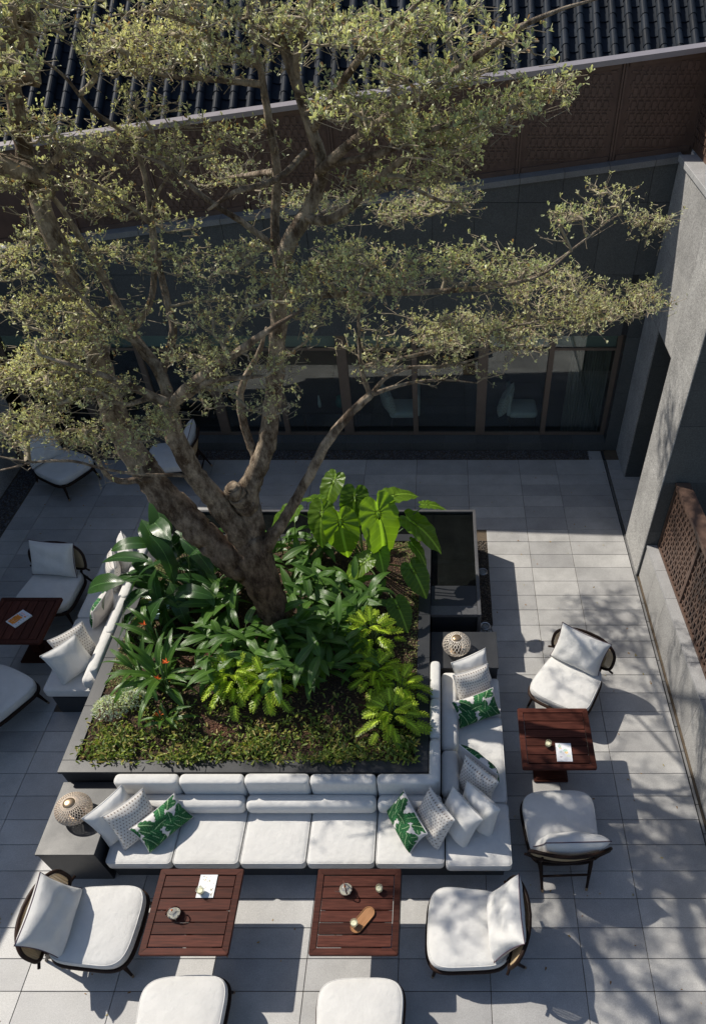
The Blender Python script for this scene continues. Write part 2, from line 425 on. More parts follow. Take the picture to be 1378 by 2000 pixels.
# ------------------------------------------------------------------ floor of pavers
floor = link('floor', G().box(-30, 30, -8, 40, -.30, -.012).mesh('floor', MT['joint'], False), kind='structure')
XJ = [-6.98, -6.576, -5.75, -4.90, -4.015, -3.12, -2.21, -1.307, -.404, .492, 1.406, 2.06, 2.925]
YJ = [1.936 + .2999*k for k in range(-3, 30)]
YJ[-1] = 10.78
paver_cache = {}
def paver_mesh(wd, dp):
    k = (round(wd, 3), round(dp, 3))
    if k not in paver_cache:
        g = G().box(-wd/2 + .003, wd/2 - .003, -dp/2 + .003, dp/2 - .003, -.03, 0, .0025); paver_cache[k] = g.mesh('paver', MT['paver'], False)
    return paver_cache[k]
hidden = G(); cnt = 0
for j in range(len(YJ) - 1):
    for i in range(len(XJ) - 1):
        x0, x1, y0, y1 = XJ[i], XJ[i + 1], YJ[j], YJ[j + 1]
        cx, cy = (x0 + x1)/2, (y0 + y1)/2
        under = (-4.0 < cx < -.1 and 3.95 < cy < 7.5) or (-4.75 < cx < -4 and 5.3 < cy < 7.4) or (-3.4 < cx < .6 and 3.1 < cy < 3.9) or (-.1 < cx < .5 and 3.9 < cy < 8.3)
        if under: continue
        # gravel strip beside the pool
        if .58 < x1 and x0 < .745 and y1 > 6.6 and y0 < 8.55 and x0 < .6:
            if y0 > 6.55: x0 = .748; cx = (x0 + x1)/2
            elif cx < .745: pass
        zj = rng.uniform(-.0012, .0012)
        # out of the picture on the left
        u = CX + F_PX*cx/(cy*_c + CAM_H*_s)
        if u < -60 or cy < 1.3:
            hidden.box(x0 + .003, x1 - .003, y0 + .003, y1 - .003, -.03, zj); continue
        link('paver', paver_mesh(x1 - x0, y1 - y0), floor, (cx, cy, zj)); cnt += 1
part('paver_remainder', hidden, 'paver', floor, kind='stuff')
# threshold paving under the right portal and beside the drain
g = G()
for k in range(9): link('paver', paver_mesh(.9, .29), floor, (3.43, 10.78 - .145 - .29*k, -.001))
part('drain_slot', G().box(2.928, 2.972, 1.0, 11.06, -.03, -.006), 'black', floor)
for k in range(28):
    y = 1.05 + .36*k
    if y + .35 < 11.0: part('drain_bar', G().box(2.936, 2.964, y, y + .35, -.02, .001), 'metal', floor)
link('paver', paver_mesh(.24, .28), floor, (2.80, 10.92, 0))

# pebbles
def pebbles(name, x0, x1, y0, y1, size, dens, z, mat, label):
    n = int((x1 - x0)*(y1 - y0)*dens)
    base = np.array([(1, 0, 0), (-1, 0, 0), (0, 1, 0), (0, -1, 0), (0, 0, 1), (0, 0, -1), (.62, .62, .3), (-.62, .62, .3), (-.62, -.62, .3), (.62, -.62, .3)], float)
    tri = np.array([(4, 0, 6), (4, 6, 2), (4, 2, 7), (4, 7, 1), (4, 1, 8), (4, 8, 3), (4, 3, 9), (4, 9, 0), (0, 5, 2), (2, 5, 1), (1, 5, 3), (3, 5, 0), (0, 2, 6), (2, 1, 7), (1, 3, 8), (3, 0, 9)])
    P = np.stack([nrg.uniform(x0, x1, n), nrg.uniform(y0, y1, n), z + nrg.uniform(-.004, .006, n)], 1)
    S = size*nrg.uniform(.55, 1.2, (n, 3)); S[:, 2] *= .6; a = nrg.uniform(0, 6.28, n); ca, sa = np.cos(a), np.sin(a)
    B = base[None]*S[:, None]*nrg.uniform(.8, 1.15, (n, 10, 1))
    V = np.stack([B[..., 0]*ca[:, None] - B[..., 1]*sa[:, None], B[..., 0]*sa[:, None] + B[..., 1]*ca[:, None], B[..., 2]], 2) + P[:, None]
    Fq = (tri[None] + (np.arange(n)*10)[:, None, None]).reshape(-1, 3)
    t = np.repeat(nrg.uniform(0, 1, n)**2.2, 10)[:, None].repeat(3, 1)
    o = link(name, fast_mesh(name, V.reshape(-1, 3), Fq, MT[mat], True, t)); tag(o, label, 'gravel', kind='stuff')
pebbles('gravel', -7.35, 2.72, 10.795, 11.07, .012, 3600, -.005, 'gravel', 'dark grey gravel strip below the window sill')
pebbles('gravel', -7.38, -7.0, 5.5, 10.79, .014, 2600, -.005, 'gravel', 'dark grey gravel strip along the left wall')
pebbles('gravel', .545, .742, 6.08, 8.56, .011, 6500, -.004, 'gravel2', 'narrow strip of brown and black pebbles beside the pool')

# ------------------------------------------------------------------ back building
SLOPE = .118
def ztop(x): return 4.18 + SLOPE*(x - .3)
def zcap(x): return 5.30 + .112*(x - .3)
YW, YWIN = 11.08, 11.33
bld = empty('granite_building', (-2, YW, 0), 0, 'shaded granite building with bronze window band and blue-grey tiled roof behind the tree', 'building')
B0 = Vector((2, -YW, 0))
def bpart(name, g, mat, parent=bld, **kw):
    return part(name, g, mat, parent, loc=tuple(B0) if parent is bld else (0, 0, 0), **kw)
WX0, WX1, WZ0, WZ1 = -8.2, 2.985, .18, 2.10
core = G().box(-8.4, WX0, YW + .03, YW + .40, 0, 3.5).box(WX1, 4.2, YW + .03, YW + .40, 0, 4.0).box(WX0, WX1, YW + .03, YW + .40, WZ1, 3.3)
xs = [-8.4, -1.0, 4.2]
core.add([(x, y, z) for x in xs for y in (YW + .03, YW + .40) for z in (3.3, ztop(x) - .08)], [(0, 1, 5, 4), (2, 6, 7, 3), (4, 5, 9, 8), (6, 10, 11, 7), (1, 3, 7, 5), (5, 7, 11, 9), (0, 2, 3, 1), (8, 9, 11, 10)])
bpart('wall_core', core, 'black')
PXJ = [2.893 - .6*k for k in range(19)]
PXJ = [3.205] + PXJ
ZR = [0.0, 1.12, 2.08, 3.02, 3.975, 5.2]
for i in range(len(PXJ) - 1):
    x1, x0 = PXJ[i] - .003, PXJ[i + 1] + .003
    for j in range(5):
        za, zb = ZR[j] + .003, ZR[j + 1] - .003
        xa = x0
        if za < WZ1 and x0 < WX1:
            if x1 <= WX1: 
                if zb < WZ1 + .02: continue
                za = max(za, WZ1)
            else:
                xa = max(x0, WX1)
                if xa > x1 - .01: continue
        ta, tb = min(zb, ztop(xa) - .075), min(zb, ztop(x1) - .075)
        if ta < za + .02: 
            if tb < za + .02: continue
            ta = za + .005
        g = G().add([(xa, YW, za), (x1, YW, za), (x1, YW, tb), (xa, YW, ta), (xa, YW + .03, za), (x1, YW + .03, za), (x1, YW + .03, tb), (xa, YW + .03, ta)],
                    [(0, 1, 2, 3), (1, 5, 6, 2), (3, 2, 6, 7), (0, 3, 7, 4), (0, 4, 5, 1), (4, 7, 6, 5)])
        bpart('granite_panel', g, 'shadedgranite')
# sloping coping stones with joints
for i in range(len(PXJ) - 1):
    x1, x0 = PXJ[i] - .003, PXJ[i + 1] + .003
    if i == 0: x1 = 3.25
    a, b = ztop(x0), ztop(x1); y0, y1 = YW - .035, YW + .40
    g = G().add([(x0, y0, a - .07), (x1, y0, b - .07), (x1, y0, b), (x0, y0, a), (x0, y1, a - .07), (x1, y1, b - .07), (x1, y1, b), (x0, y1, a)],
                [(0, 1, 2, 3), (1, 5, 6, 2), (3, 2, 6, 7), (0, 3, 7, 4), (0, 4, 5, 1), (4, 7, 6, 5)])
    bpart('coping_stone', g, 'darkcap')
# sill blocks
for k in range(20):
    x1 = 2.99 - .583*k; x0 = x1 - .583
    y0, y1 = YW - .005, YWIN - .03
    g = G().add([(x0 + .002, y0, 0), (x1 - .002, y0, 0), (x1 - .002, y0, .155), (x0 + .002, y0, .155), (x0 + .002, y1, 0), (x1 - .002, y1, 0), (x1 - .002, y1, .178), (x0 + .002, y1, .178)],
                [(0, 1, 2, 3), (1, 5, 6, 2), (3, 2, 6, 7), (0, 3, 7, 4), (0, 4, 5, 1), (4, 7, 6, 5)])
    bpart('sill_stone', g, 'shadedgranite')
# window band: frame, mullions, panes
MX = [2.985, 1.857, .728, -.429, -1.633, -2.745, -3.87, -5.0, -6.13, -7.26, -8.19]
ZTR = 1.77
bpart('window_frame', G().box(WX0, WX1 - .002, YWIN - .03, YWIN + .03, WZ0, WZ0 + .045).box(WX0, WX1 - .002, YWIN - .03, YWIN + .03, WZ1 - .05, WZ1 - .001)
      .box(WX0, WX1 - .002, YWIN - .024, YWIN + .024, ZTR - .02, ZTR + .02), 'frame')
for i, x in enumerate(MX):
    h = .085 if i % 2 == 0 and i else .045
    m_ = bpart('mullion', G().box(x - h - (.03 if i == 0 else 0), x + h - (.03 if i == 0 else 0), YWIN - .045, YWIN + .035, WZ0 + .046, WZ1 - .052, .004), 'frame')
    if i < len(MX) - 1:
        x0, x1 = MX[i + 1] + .05, x - .05
        bpart('window_pane', G().box(x0, x1, YWIN - .004, YWIN + .004, WZ0 + .046, ZTR - .021), 'glass')
        bpart('transom_pane', G().box(x0, x1, YWIN - .004, YWIN + .004, ZTR + .021, WZ1 - .052), 'glass')
        bl = bpart('roller_blind', G().box(x0 + .01, x1 - .01, YWIN + .07, YWIN + .075, ZTR + .0, WZ1 - .03), 'blind')
# interior room behind glass
room = G()
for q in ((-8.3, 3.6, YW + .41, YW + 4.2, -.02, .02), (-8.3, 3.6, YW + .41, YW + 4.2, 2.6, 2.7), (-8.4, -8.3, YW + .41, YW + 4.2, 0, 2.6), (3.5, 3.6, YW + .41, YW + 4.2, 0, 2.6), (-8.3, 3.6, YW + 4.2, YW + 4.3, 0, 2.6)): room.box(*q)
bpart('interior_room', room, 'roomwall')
g = G(); pts = []
for k in range(60):
    x = 2.25 + .70*k/59; pts.append((x, YWIN + .35 + .035*math.sin(k*1.5)))
for k in range(59):
    (xa, ya), (xb, yb) = pts[k], pts[k + 1]
    g.add([(xa, ya, .03), (xb, yb, .03), (xb, yb, 2.4), (xa, ya, 2.4)], [(0, 1, 2, 3)])
bpart('curtain', g, 'curtain', smooth=True)
# copper screen on the ledge
YS = YW + .20
scr = empty('copper_screen', (.5, YS, 4.3), 0, 'long brown copper screen with cross fretwork standing on the granite ledge', 'screen')
S0 = (-.5, -YS, -4.3)
CXJ = [3.408, 2.335, 1.07, -.195, -1.46, -2.725, -3.99, -5.26, -6.5]
a_ = .045
plus = [(-.5, -1.5), (.5, -1.5), (.5, -.5), (1.5, -.5), (1.5, .5), (.5, .5), (.5, 1.5), (-.5, 1.5), (-.5, .5), (-1.5, .5), (-1.5, -.5), (-.5, -.5)]
for i in range(len(CXJ) - 1):
    x1, x0 = CXJ[i], CXJ[i + 1]
    g = G().add([(x, y, z) for x in (x0, x1) for y in (YS, YS + .03) for z in (ztop(x) - .06, zcap(x) - .02)], [(0, 1, 5, 4), (2, 6, 7, 3), (0, 2, 3, 1), (4, 5, 7, 6), (1, 3, 7, 5), (0, 4, 6, 2)])
    p = part('screen_panel', g, 'copperdark', scr, loc=S0)
    fr = G()
    for (xa, xb) in ((x0 + .004, x0 + .03), (x1 - .03, x1 - .004)):
        fr.add([(x, y, z) for x in (xa, xb) for y in (YS - .03, YS - .001) for z in (ztop(x) + .0, zcap(x) - .05)], [(0, 1, 5, 4), (2, 6, 7, 3), (0, 2, 3, 1), (4, 5, 7, 6), (1, 3, 7, 5), (0, 4, 6, 2)])
    for dz0, dz1 in ((.0, .06), (None, None)):
        q = [(x, y, (ztop(x) + z) if dz0 is not None else (zcap(x) - .05 - z)) for x in (x0 + .05, x1 - .05) for y in (YS - .026, YS - .001) for z in ((.0, .06) if dz0 is not None else (.06, .0))]
        fr.add(q, [(0, 1, 5, 4), (2, 6, 7, 3), (0, 2, 3, 1), (4, 5, 7, 6), (1, 3, 7, 5), (0, 4, 6, 2)])
    part('panel_frame', fr, 'copper', p)
    if x1 < -4.5: continue
    fg = G(); sc = a_
    cxm = (x0 + x1)/2
    for ii in range(-14, 15):
        for jj in range(-22, 23):
            px = cxm + sc*2*ii + (sc if jj % 2 else 0)*1.0; pz = (ztop(cxm) + zcap(cxm))/2 + sc*1.5*jj*1.0
            zl, zh = ztop(px) + .075, zcap(px) - .125
            if not (x0 + .10 < px < x1 - .10): continue
            # cross-shaped raised plate with rounded-off arms, rows nested half a step
            wv, wh = .46, .93
            for (bx, bz, hx, hz) in ((0, 0, sc*.62, sc*.90),) if jj % 2 == 0 else ((0, 0, sc*.30, sc*1.05), (0, 0, sc*.80, sc*.22)):
                if pz - hz < zl or pz + hz > zh: continue
                fg.box(px - hx, px + hx, YS - .010 - (.003 if hx > sc*.5 else 0), YS - .002, pz - hz, pz + hz)
    if fg.v: part('fretwork', fg, 'copper', p, kind='stuff')
g = G()
q = []
for x in (-6.5, 3.42):
    z = zcap(x)
    q += [(x, YS - .10, z - .055), (x, YS - .10, z), (x, YS + .10, z + .01), (x, YS + .10, z - .055)]
g.add(q, [(0, 4, 5, 1), (1, 5, 6, 2), (2, 6, 7, 3), (3, 7, 4, 0), (0, 1, 2, 3), (4, 7, 6, 5)])
part('top_cap', g, 'capmetal', scr, loc=S0)

# tiled roof behind the screen
RY, RZ, RT = 12.0, 4.55, math.tan(R(27))
roof = bpart('roof', G().add([(-8.6, RY - .3, RZ - .3*RT - .10), (5.5, RY - .3, RZ - .3*RT - .10), (5.5, RY + 4.5, RZ + 4.5*RT - .10), (-8.6, RY + 4.5, RZ + 4.5*RT - .10)], [(0, 1, 2, 3)]), 'tile')
SP, TL = .24, .30
ra = math.atan(RT)
g = G(); ns = 8
for k in range(ns):
    a0, a1 = math.pi*k/ns, math.pi*(k + 1)/ns
    v = []
    for (yy, rr_) in ((0, .061), (TL + .03, .056)):
        for a in (a0, a1): v.append((rr_*math.cos(a), yy, .01 + rr_*1.15*math.sin(a)))
    g.add(v, [(0, 1, 3, 2)])
g.add([(.064*math.cos(math.pi*k/ns), 0, .01 + .064*1.15*math.sin(math.pi*k/ns)) for k in range(ns + 1)], [tuple(range(ns + 1))])
cover_me = g.mesh('cover_tile', MT['tile'], True, 40)
g = G(); v = []
for yy, dz in ((0, .0), (TL + .03, -.016)):
    for k in range(6):
        x = -SP/2 + SP*k/5; v.append((x, yy, dz + .05*abs(x/(SP/2))**2))
g.add(v, [(k, k + 1, k + 7, k + 6) for k in range(5)])
g.add([(-SP/2 + SP*k/5, 0, .05*abs((-1 + .4*k))**2 - d) for d in (0, .018) for k in range(6)], [(k, k + 6, k + 7, k + 1) for k in range(5)])
pan_me = g.mesh('pan_tile', MT['tile'], True, 40)
def seen(p):
    x, y, z = p; zc = y*_c - (z - CAM_H)*_s
    return CX + F_PX*x/zc, CY - F_PX*(y*_s + (z - CAM_H)*_c)/zc
rest = G(); nt_ = 0
for j in range(0, 15):
    d = (j*TL)*math.cos(ra); y = RY - .2 + d; z = RZ + (y - RY)*RT
    for i in range(-34, 20):
        x = .05 + SP*i
        u, vv = seen((x, y, z)); u2, v2 = seen((x, y + TL, z + TL*RT))
        if u < -40 or u > 1400 or vv < -25: continue
        # hidden behind the screen cap
        uu = seen((0, YS, 0)); zz = CAM_H + (z + TL*RT - CAM_H)*YS/(y + TL)
        if zz < zcap(x*YS/y) - .12: continue
        jx = rng.uniform(-.004, .004)
        link('cover_tile', cover_me, roof, (x + SP/2 + jx, y, z + .02), (ra, 0, rng.uniform(-.01, .01)))
        link('pan_tile', pan_me, roof, (x, y, z - .02), (ra, 0, rng.uniform(-.006, .006))); nt_ += 1

# ------------------------------------------------------------------ right wing: pillar, lintel, pier
rw = empty('granite_portal', (3.5, 9.5, 0), 0, 'tall sunlit granite pier and portal wall on the right side', 'wall')
RW0 = (-3.5, -9.5, 0)
def rpart(n, g, m, **k): return part(n, g, m, rw, loc=RW0, **k)
rpart('pillar_core', G().box(3.225, 5.2, 10.275, 11.05, 0, 2.57), 'black')
ZP = [0, 1.0, 2.0, 2.566]
for j in range(3):
    for (ya, yb) in ((10.262, 10.66), (10.663, 11.075)):
        rpart('granite_panel', G().box(3.205, 3.225, ya + .0015, yb - .0015, ZP[j] + .0015, ZP[j + 1] - .0015), 'granite')
    for (xa, xb) in ((3.227, 4.1), (4.103, 5.2)):
        rpart('granite_panel', G().box(xa, xb, 10.26, 10.275, ZP[j] + .0015, ZP[j + 1] - .0015), 'shadedgranite')
rpart('lintel_core', G().box(3.225, 5.2, 7.80, 11.05, 2.575, 4.48), 'black')
rpart('lintel_soffit', G().box(3.205, 5.2, 8.66, 10.262, 2.567, 2.575), 'granite')
for (za, zb) in ((2.57, 3.5), (3.503, 4.478)):
    for (ya, yb) in ((8.60, 9.4), (9.403, 10.25), (10.253, 11.075)):
        rpart('granite_panel', G().box(3.205, 3.225, ya, yb, za, zb), 'granite')
for k in range(4):
    ya = 7.70 + .83*k; yb = min(ya + .827, 11.045)
    rpart('coping_stone', G().box(3.17, 3.62, ya, yb, 4.483, 4.555, .004), 'granite_cap')
rpart('back_wall', G().box(4.8, 5.2, 8.6, 10.3, 0, 2.56), 'black')
rpart('pier_core', G().box(2.975, 5.2, 7.785, 8.66, 0, 5.4), 'black')
PZ = [0, 1.55, 3.1, 4.65, 5.4]
for j in range(4):
    for (ya, yb) in ((7.77, 7.80), (7.803, 8.68)):
        rpart('granite_panel', G().box(2.96, 2.975, ya, yb, PZ[j] + (.001 if j else 0), PZ[j + 1] - .001, .002), 'granite')
PZ2 = [0, .83, 1.66, 2.5, 3.33, 4.2, 5.4]
for j in range(6):
    for (xa, xb) in ((2.978, 3.90), (3.903, 5.2)):
        rpart('granite_panel', G().box(xa, xb, 7.772, 7.785, PZ2[j] + .002, PZ2[j + 1] - .002), 'shadedgranite')
part('base_groove', G().box(2.945, 2.958, 7.76, 8.70, 0, .02), 'metal', rw, loc=RW0)
# copper screen above right wing
s2 = empty('copper_screen', (3.6, 9.5, 4.56), 0, 'brown copper lattice screen on the right wing above the portal', 'screen')
SO = (-3.6, -9.5, -4.56)
p = part('screen_panel', G().box(3.41, 3.44, 7.8, 11.50, 4.557, 5.62), 'copperdark', s2, loc=SO)
g = G()
for ii in range(36):
    y = 7.9 + .095*ii
    for jj in range(11):
        z = 4.64 + .085*jj; o_ = .0475 if jj % 2 else 0
        g.box(3.388, 3.408, y + o_, y + o_ + .055, z, z + .065)
part('fretwork', g, 'copper', p, kind='stuff')
part('top_cap', G().box(3.33, 3.55, 7.8, 11.50, 5.655, 5.71), 'capmetal', s2, loc=SO)

# low wall and wavy copper screen on the right
lw = empty('low_granite_wall', (3.1, 4.5, 0), 0, 'low granite garden wall running along the right edge of the terrace', 'wall')
L0 = (-3.1, -4.5, 0)
def zl(y): return .595 + .066*(7.73 - y)
part('wall_core', G().add([(x, y, z) for x in (3.015, 3.4) for y in (.5, 7.765) for z in (0, zl(y) - .035)], [(0, 1, 3, 2), (4, 6, 7, 5), (0, 4, 5, 1), (2, 3, 7, 6), (1, 5, 7, 3), (0, 2, 6, 4)]), 'black', lw, loc=L0)
YL = [7.765 - .585*k for k in range(13)]
for k in range(12):
    y1, y0 = YL[k] - .0025, YL[k + 1] + .0025
    f6 = [(0, 1, 3, 2), (4, 6, 7, 5), (0, 4, 5, 1), (2, 3, 7, 6), (1, 5, 7, 3), (0, 2, 6, 4)]
    part('granite_panel', G().add([(x, y, z) for x in (3.0, 3.015) for y in (y0, y1) for z in (.002, zl(y) - .037)], f6), 'granite', lw, loc=L0)
    part('coping_stone', G().add([(x, y, z) for x in (2.992, 3.135) for y in (y0, y1) for z in (zl(y) - .035, zl(y))], f6), 'granite_cap', lw, loc=L0)
ls = empty('wavy_copper_screen', (3.2, 4.5, .7), 0, 'brown copper screen with wavy perforations on the low right wall', 'screen')
Q0 = (-3.2, -4.5, -.7)
XS_ = 3.155
YP = [7.74, 6.5, 5.25, 4.0, 2.75, 1.5]
f6 = [(0, 1, 3, 2), (4, 6, 7, 5), (0, 4, 5, 1), (2, 3, 7, 6), (1, 5, 7, 3), (0, 2, 6, 4)]
for k in range(5):
    y1, y0 = YP[k], YP[k + 1]
    def zb(y): return zl(y) + .002
    def zt(y): return zl(y) + 1.05
    fr = G()
    for (ya, yb) in ((y0 + .002, y0 + .03), (y1 - .03, y1 - .002)):
        fr.add([(x, y, z) for x in (XS_ - .02, XS_ + .02) for y in (ya, yb) for z in (zb(y), zt(y) - .03)], f6)
    for d0, d1 in ((0.0, .035), (1.0, 1.05)):
        fr.add([(x, y, z) for x in (XS_ - .018, XS_ + .018) for y in (y0 + .03, y1 - .03) for z in (zl(y) + .002 + d0, zl(y) + d1 - .002)], f6)
    p = part('panel_frame', fr, 'copper', ls, loc=Q0)
    fg = G()
    ny = int((y1 - y0 - .06)/.052)
    for i in range(ny):
        yc = y0 + .03 + .052*(i + .5)
        pts = []; nz = 22
        for j in range(nz + 1):
            z = zb(yc) + .035 + (.965)*j/nz
            ph = (j + (3 if i % 2 else 0)) % 6
            off = (-.016, -.016, 0, .016, .016, 0)[ph]
            pts.append((yc + off, z))
        for j in range(nz):
            (ya, za), (yb, zb_) = pts[j], pts[j + 1]; wdt = .013
            v = [(XS_ - .006, ya - wdt, za), (XS_ - .006, ya + wdt, za), (XS_ - .006, yb + wdt, zb_), (XS_ - .006, yb - wdt, zb_), (XS_ + .006, ya - wdt, za), (XS_ + .006, ya + wdt, za), (XS_ + .006, yb + wdt, zb_), (XS_ + .006, yb - wdt, zb_)]
            fg.add(v, [(0, 1, 2, 3), (4, 7, 6, 5), (0, 3, 7, 4), (1, 5, 6, 2)])
    for j in range(8):
        zz = .09 + .118*j
        fg.add([(x, y, zl(y) + zz + z) for x in (XS_ - .004, XS_ + .004) for y in (y0 + .03, y1 - .03) for z in (0, .014)], f6)
    part('fretwork', fg, 'copper', p, kind='stuff')
part('top_cap', G().add([(x, y, z) for x in (XS_ - .03, XS_ + .16) for y in (1.5, 7.745) for z in (zl(y) + 1.052, zl(y) + 1.09)], f6), 'copper', ls, loc=Q0)
part('back_sheet', G().add([(x, y, z) for x in (XS_ + .13, XS_ + .14) for y in (1.5, 7.745) for z in (zl(y) + .0, zl(y) + 1.05)], f6), 'copperdark', ls, loc=Q0)

# ------------------------------------------------------------------ left wing wall
wl = empty('granite_wall', (-7.6, 6, 0), 0, 'dark granite wall beside the gravel strip on the left', 'wall')
W0 = (7.6, -6, 0)
def zleft(y): return 3.70 + .12*(y - 4.6) if y < 9 else 4.25
ysl = [2.0, 4.6, 6.8, 9.0, 11.04]
for k in range(4):
    ya, yb = ysl[k], ysl[k + 1]
    part('wall_core', G().add([(x, y, z) for x in (-8.2, -7.42) for y in (ya, yb) for z in (0, zleft(y))], f6), 'black', wl, loc=W0)
    for (za, zb_) in ((0.0, 1.1), (1.103, 2.2)):
        part('granite_panel', G().box(-7.42, -7.40, ya + .002, yb - .002, za, zb_), 'granite', wl, loc=W0)

# ------------------------------------------------------------------ planter, pool, stone side tables
PX0, PX1, PY0, PY1, PZT = -4.04, -.12, 3.87, 7.76, .80
pl = empty('stone_planter', (-2.1, 5.8, 0), 0, 'square black granite planter holding the tree and shrubs', 'planter')
P0 = (2.1, -5.8, 0)
cw = .15
part('wall', G().box(PX0 + .02, PX1 - .02, PY0 + .02, PY0 + cw - .01, 0, PZT - .04).box(PX0 + .02, PX1 - .02, PY1 - cw + .01, PY1 - .02, 0, PZT - .04)
     .box(PX0 + .02, PX0 + cw - .01, PY0 + cw, PY1 - cw, 0, PZT - .04).box(PX1 - cw + .01, PX1 - .02, PY0 + cw, PY1 - cw, 0, PZT - .04), 'black', pl, loc=P0)
for k in range(5):
    a, b = PX0 + (PX1 - PX0)*k/5, PX0 + (PX1 - PX0)*(k + 1)/5
    part('cap_stone', G().box(a + .001, b - .001, PY0, PY0 + cw, PZT - .04, PZT, .003), 'black', pl, loc=P0)
    part('cap_stone', G().box(a + .001, b - .001, PY1 - cw, PY1, PZT - .04, PZT, .003), 'black', pl, loc=P0)
    a, b = PY0 + cw + (PY1 - PY0 - 2*cw)*k/5, PY0 + cw + (PY1 - PY0 - 2*cw)*(k + 1)/5
    part('cap_stone', G().box(PX0, PX0 + cw, a + .001, b - .001, PZT - .04, PZT, .003), 'black', pl, loc=P0)
    part('cap_stone', G().box(PX1 - cw, PX1, a + .001, b - .001, PZT - .04, PZT, .003), 'black', pl, loc=P0)
# soil
def soil_z(x, y):
    e = min(x - PX0 - cw, PX1 - cw - x, y - PY0 - cw, PY1 - cw - y)
    t = max(0, min(1, e/.9))
    return PZT - .015 + .16*t*t*(3 - 2*t) + .012*math.sin(7*x + 3*y) + .012*math.sin(5.3*y - 4*x)
g = G(); n = 46
v = []
for j in range(n + 1):
    for i in range(n + 1):
        x = PX0 + cw + (PX1 - PX0 - 2*cw)*i/n; y = PY0 + cw + (PY1 - PY0 - 2*cw)*j/n
        v.append((x, y, soil_z(x, y) + rng.uniform(-.008, .008)))
g.add(v, [(j*(n + 1) + i, j*(n + 1) + i + 1, (j + 1)*(n + 1) + i + 1, (j + 1)*(n + 1) + i) for j in range(n) for i in range(n)])
part('soil', g, 'soil', pl, True, loc=P0)

pool = empty('water_feature', (.2, 7.3, 0), 0, 'black granite overflow pool wrapping the back right corner of the planter', 'pool')
O0 = (-.2, -7.3, 0)
FX0, FX1, FY0, FY1, FZ = -.118, .535, 6.235, 8.40, .735
part('basin', G().box(FX0 + .01, FX1 - .02, FY0 + .06, FY1 - .02, 0, FZ - .048).box(-4.0, FX0 + .008, PY1 + .01, FY1 - .02, 0, FZ - .048), 'wetblack', pool, loc=O0)
part('rim', G().box(FX1 - .045, FX1, FY0, FY1, 0, FZ, .004).box(-4.0, FX1 - .046, FY1 - .045, FY1, 0, FZ, .004).box(FX0, FX1 - .046, FY0, FY0 + .16, FZ - .05, FZ + .003, .004), 'sunlitrim', pool, loc=O0)
part('front_wall', G().box(FX0 + .02, FX1 - .05, FY0 + .05, FY0 + .10, 0, FZ - .055), 'black', pool, loc=O0)
part('weir_slab', G().box(FX0 + .002, FX1 - .048, FY0 + .165, 6.78, FZ - .046, FZ - .008, .003), 'black', pool, loc=O0)
part('water', G().box(FX0 + .012, FX1 - .046, 6.783, FY1 - .047, FZ - .046, FZ - .016).box(-3.99, FX0 + .010, PY1 + .012, FY1 - .047, FZ - .046, FZ - .016), 'water', pool, loc=O0)
def stone_table(x0, x1, y0, y1, h, label):
    t = empty('stone_side_table', ((x0 + x1)/2, (y0 + y1)/2, 0), 0, label, 'table')
    lo = (-(x0 + x1)/2, -(y0 + y1)/2, 0)
    part('top', G().box(x0, x1, y0, y1, h - .03, h, .003), 'black', t, loc=lo)
    part('body', G().box(x0 + .012, x1 - .012, y0 + .012, y1 - .012, 0, h - .031), 'black', t, loc=lo)
stone_table(-4.04, -3.445, 3.035, 3.862, .614, 'dark stone block table at the left end of the long white sofa')
stone_table(-.11, .725, 5.46, 6.06, .60, 'black stone block table between the pool and the right sofa')
for i, (x, y, lb) in enumerate(((.648, 7.82, 'round steel uplight set in the pebbles beside the pool'), (.64, 6.70, 'round steel uplight set in the pebbles by the stone block table'))):
    t = empty('ground_uplight', (x, y, 0), 0, lb, 'light', 'uplights in the pebble strip')
    part('ring', G().lathe([(.075, 0), (.075, .022), (.068, .028), (.055, .026), (.053, .012)], 24), 'metal', t, True, 40)
    part('lens', G().lathe([(.053, .010), (.05, .018), (.02, .021)], 20), 'lens', t, True)

# ------------------------------------------------------------------ sofas
def cushion(name, parent, loc, x0, x1, y0, y1, z0, z1, r=.045, puff=.02, corner=None, nx=7, ny=7):
    puff = puff*rng.uniform(.5, 1.5); z1 = z1 + rng.uniform(-.004, .004)
    g = G().rbox(x0 + .004, x1 - .004, y0 + .004, y1 - .004, z0, z1, r, 3, (puff, 0), nx, ny, 2, corner)
    return part(name, g, 'white', parent, True, loc=loc)
def seat(parent, lo, x0, x1, y0, y1, z0=.30, z1=.435):
    c = cushion('seat_cushion', parent, lo, x0, x1, y0, y1, z0, z1, .035, .012, .05)
    g = G(); r_ = .045; pts = []
    for (cx, cy, a0) in ((x1 - .004 - r_, y1 - .004 - r_, 0), (x0 + .004 + r_, y1 - .004 - r_, 90), (x0 + .004 + r_, y0 + .004 + r_, 180), (x1 - .004 - r_, y0 + .004 + r_, 270)):
        for k in range(5): a = R(a0 + 22.5*k); pts.append((cx + (r_ - .008)*math.cos(a), cy + (r_ - .008)*math.sin(a), z1 - .008))
    g.tube(pts, .0045, 6, True); part('piping', g, 'white', c, True)
def bolster(parent, lo, x0, x1, y0, y1, z0, z1):
    cushion('bolster', parent, lo, x0, x1, y0, y1, z0, z1, .068, .0, .06)
sofa = empty('corner_sofa', (-1.3, 3.4, 0), 0, 'long L-shaped white sofa wrapping the front and right of the planter', 'sofa')
lo = (1.3, -3.4, 0)
part('base', G().box(-3.42, .68, 3.09, 3.85, 0, .296).box(-.1, .68, 3.852, 5.44, 0, .296), 'black', sofa, loc=lo)
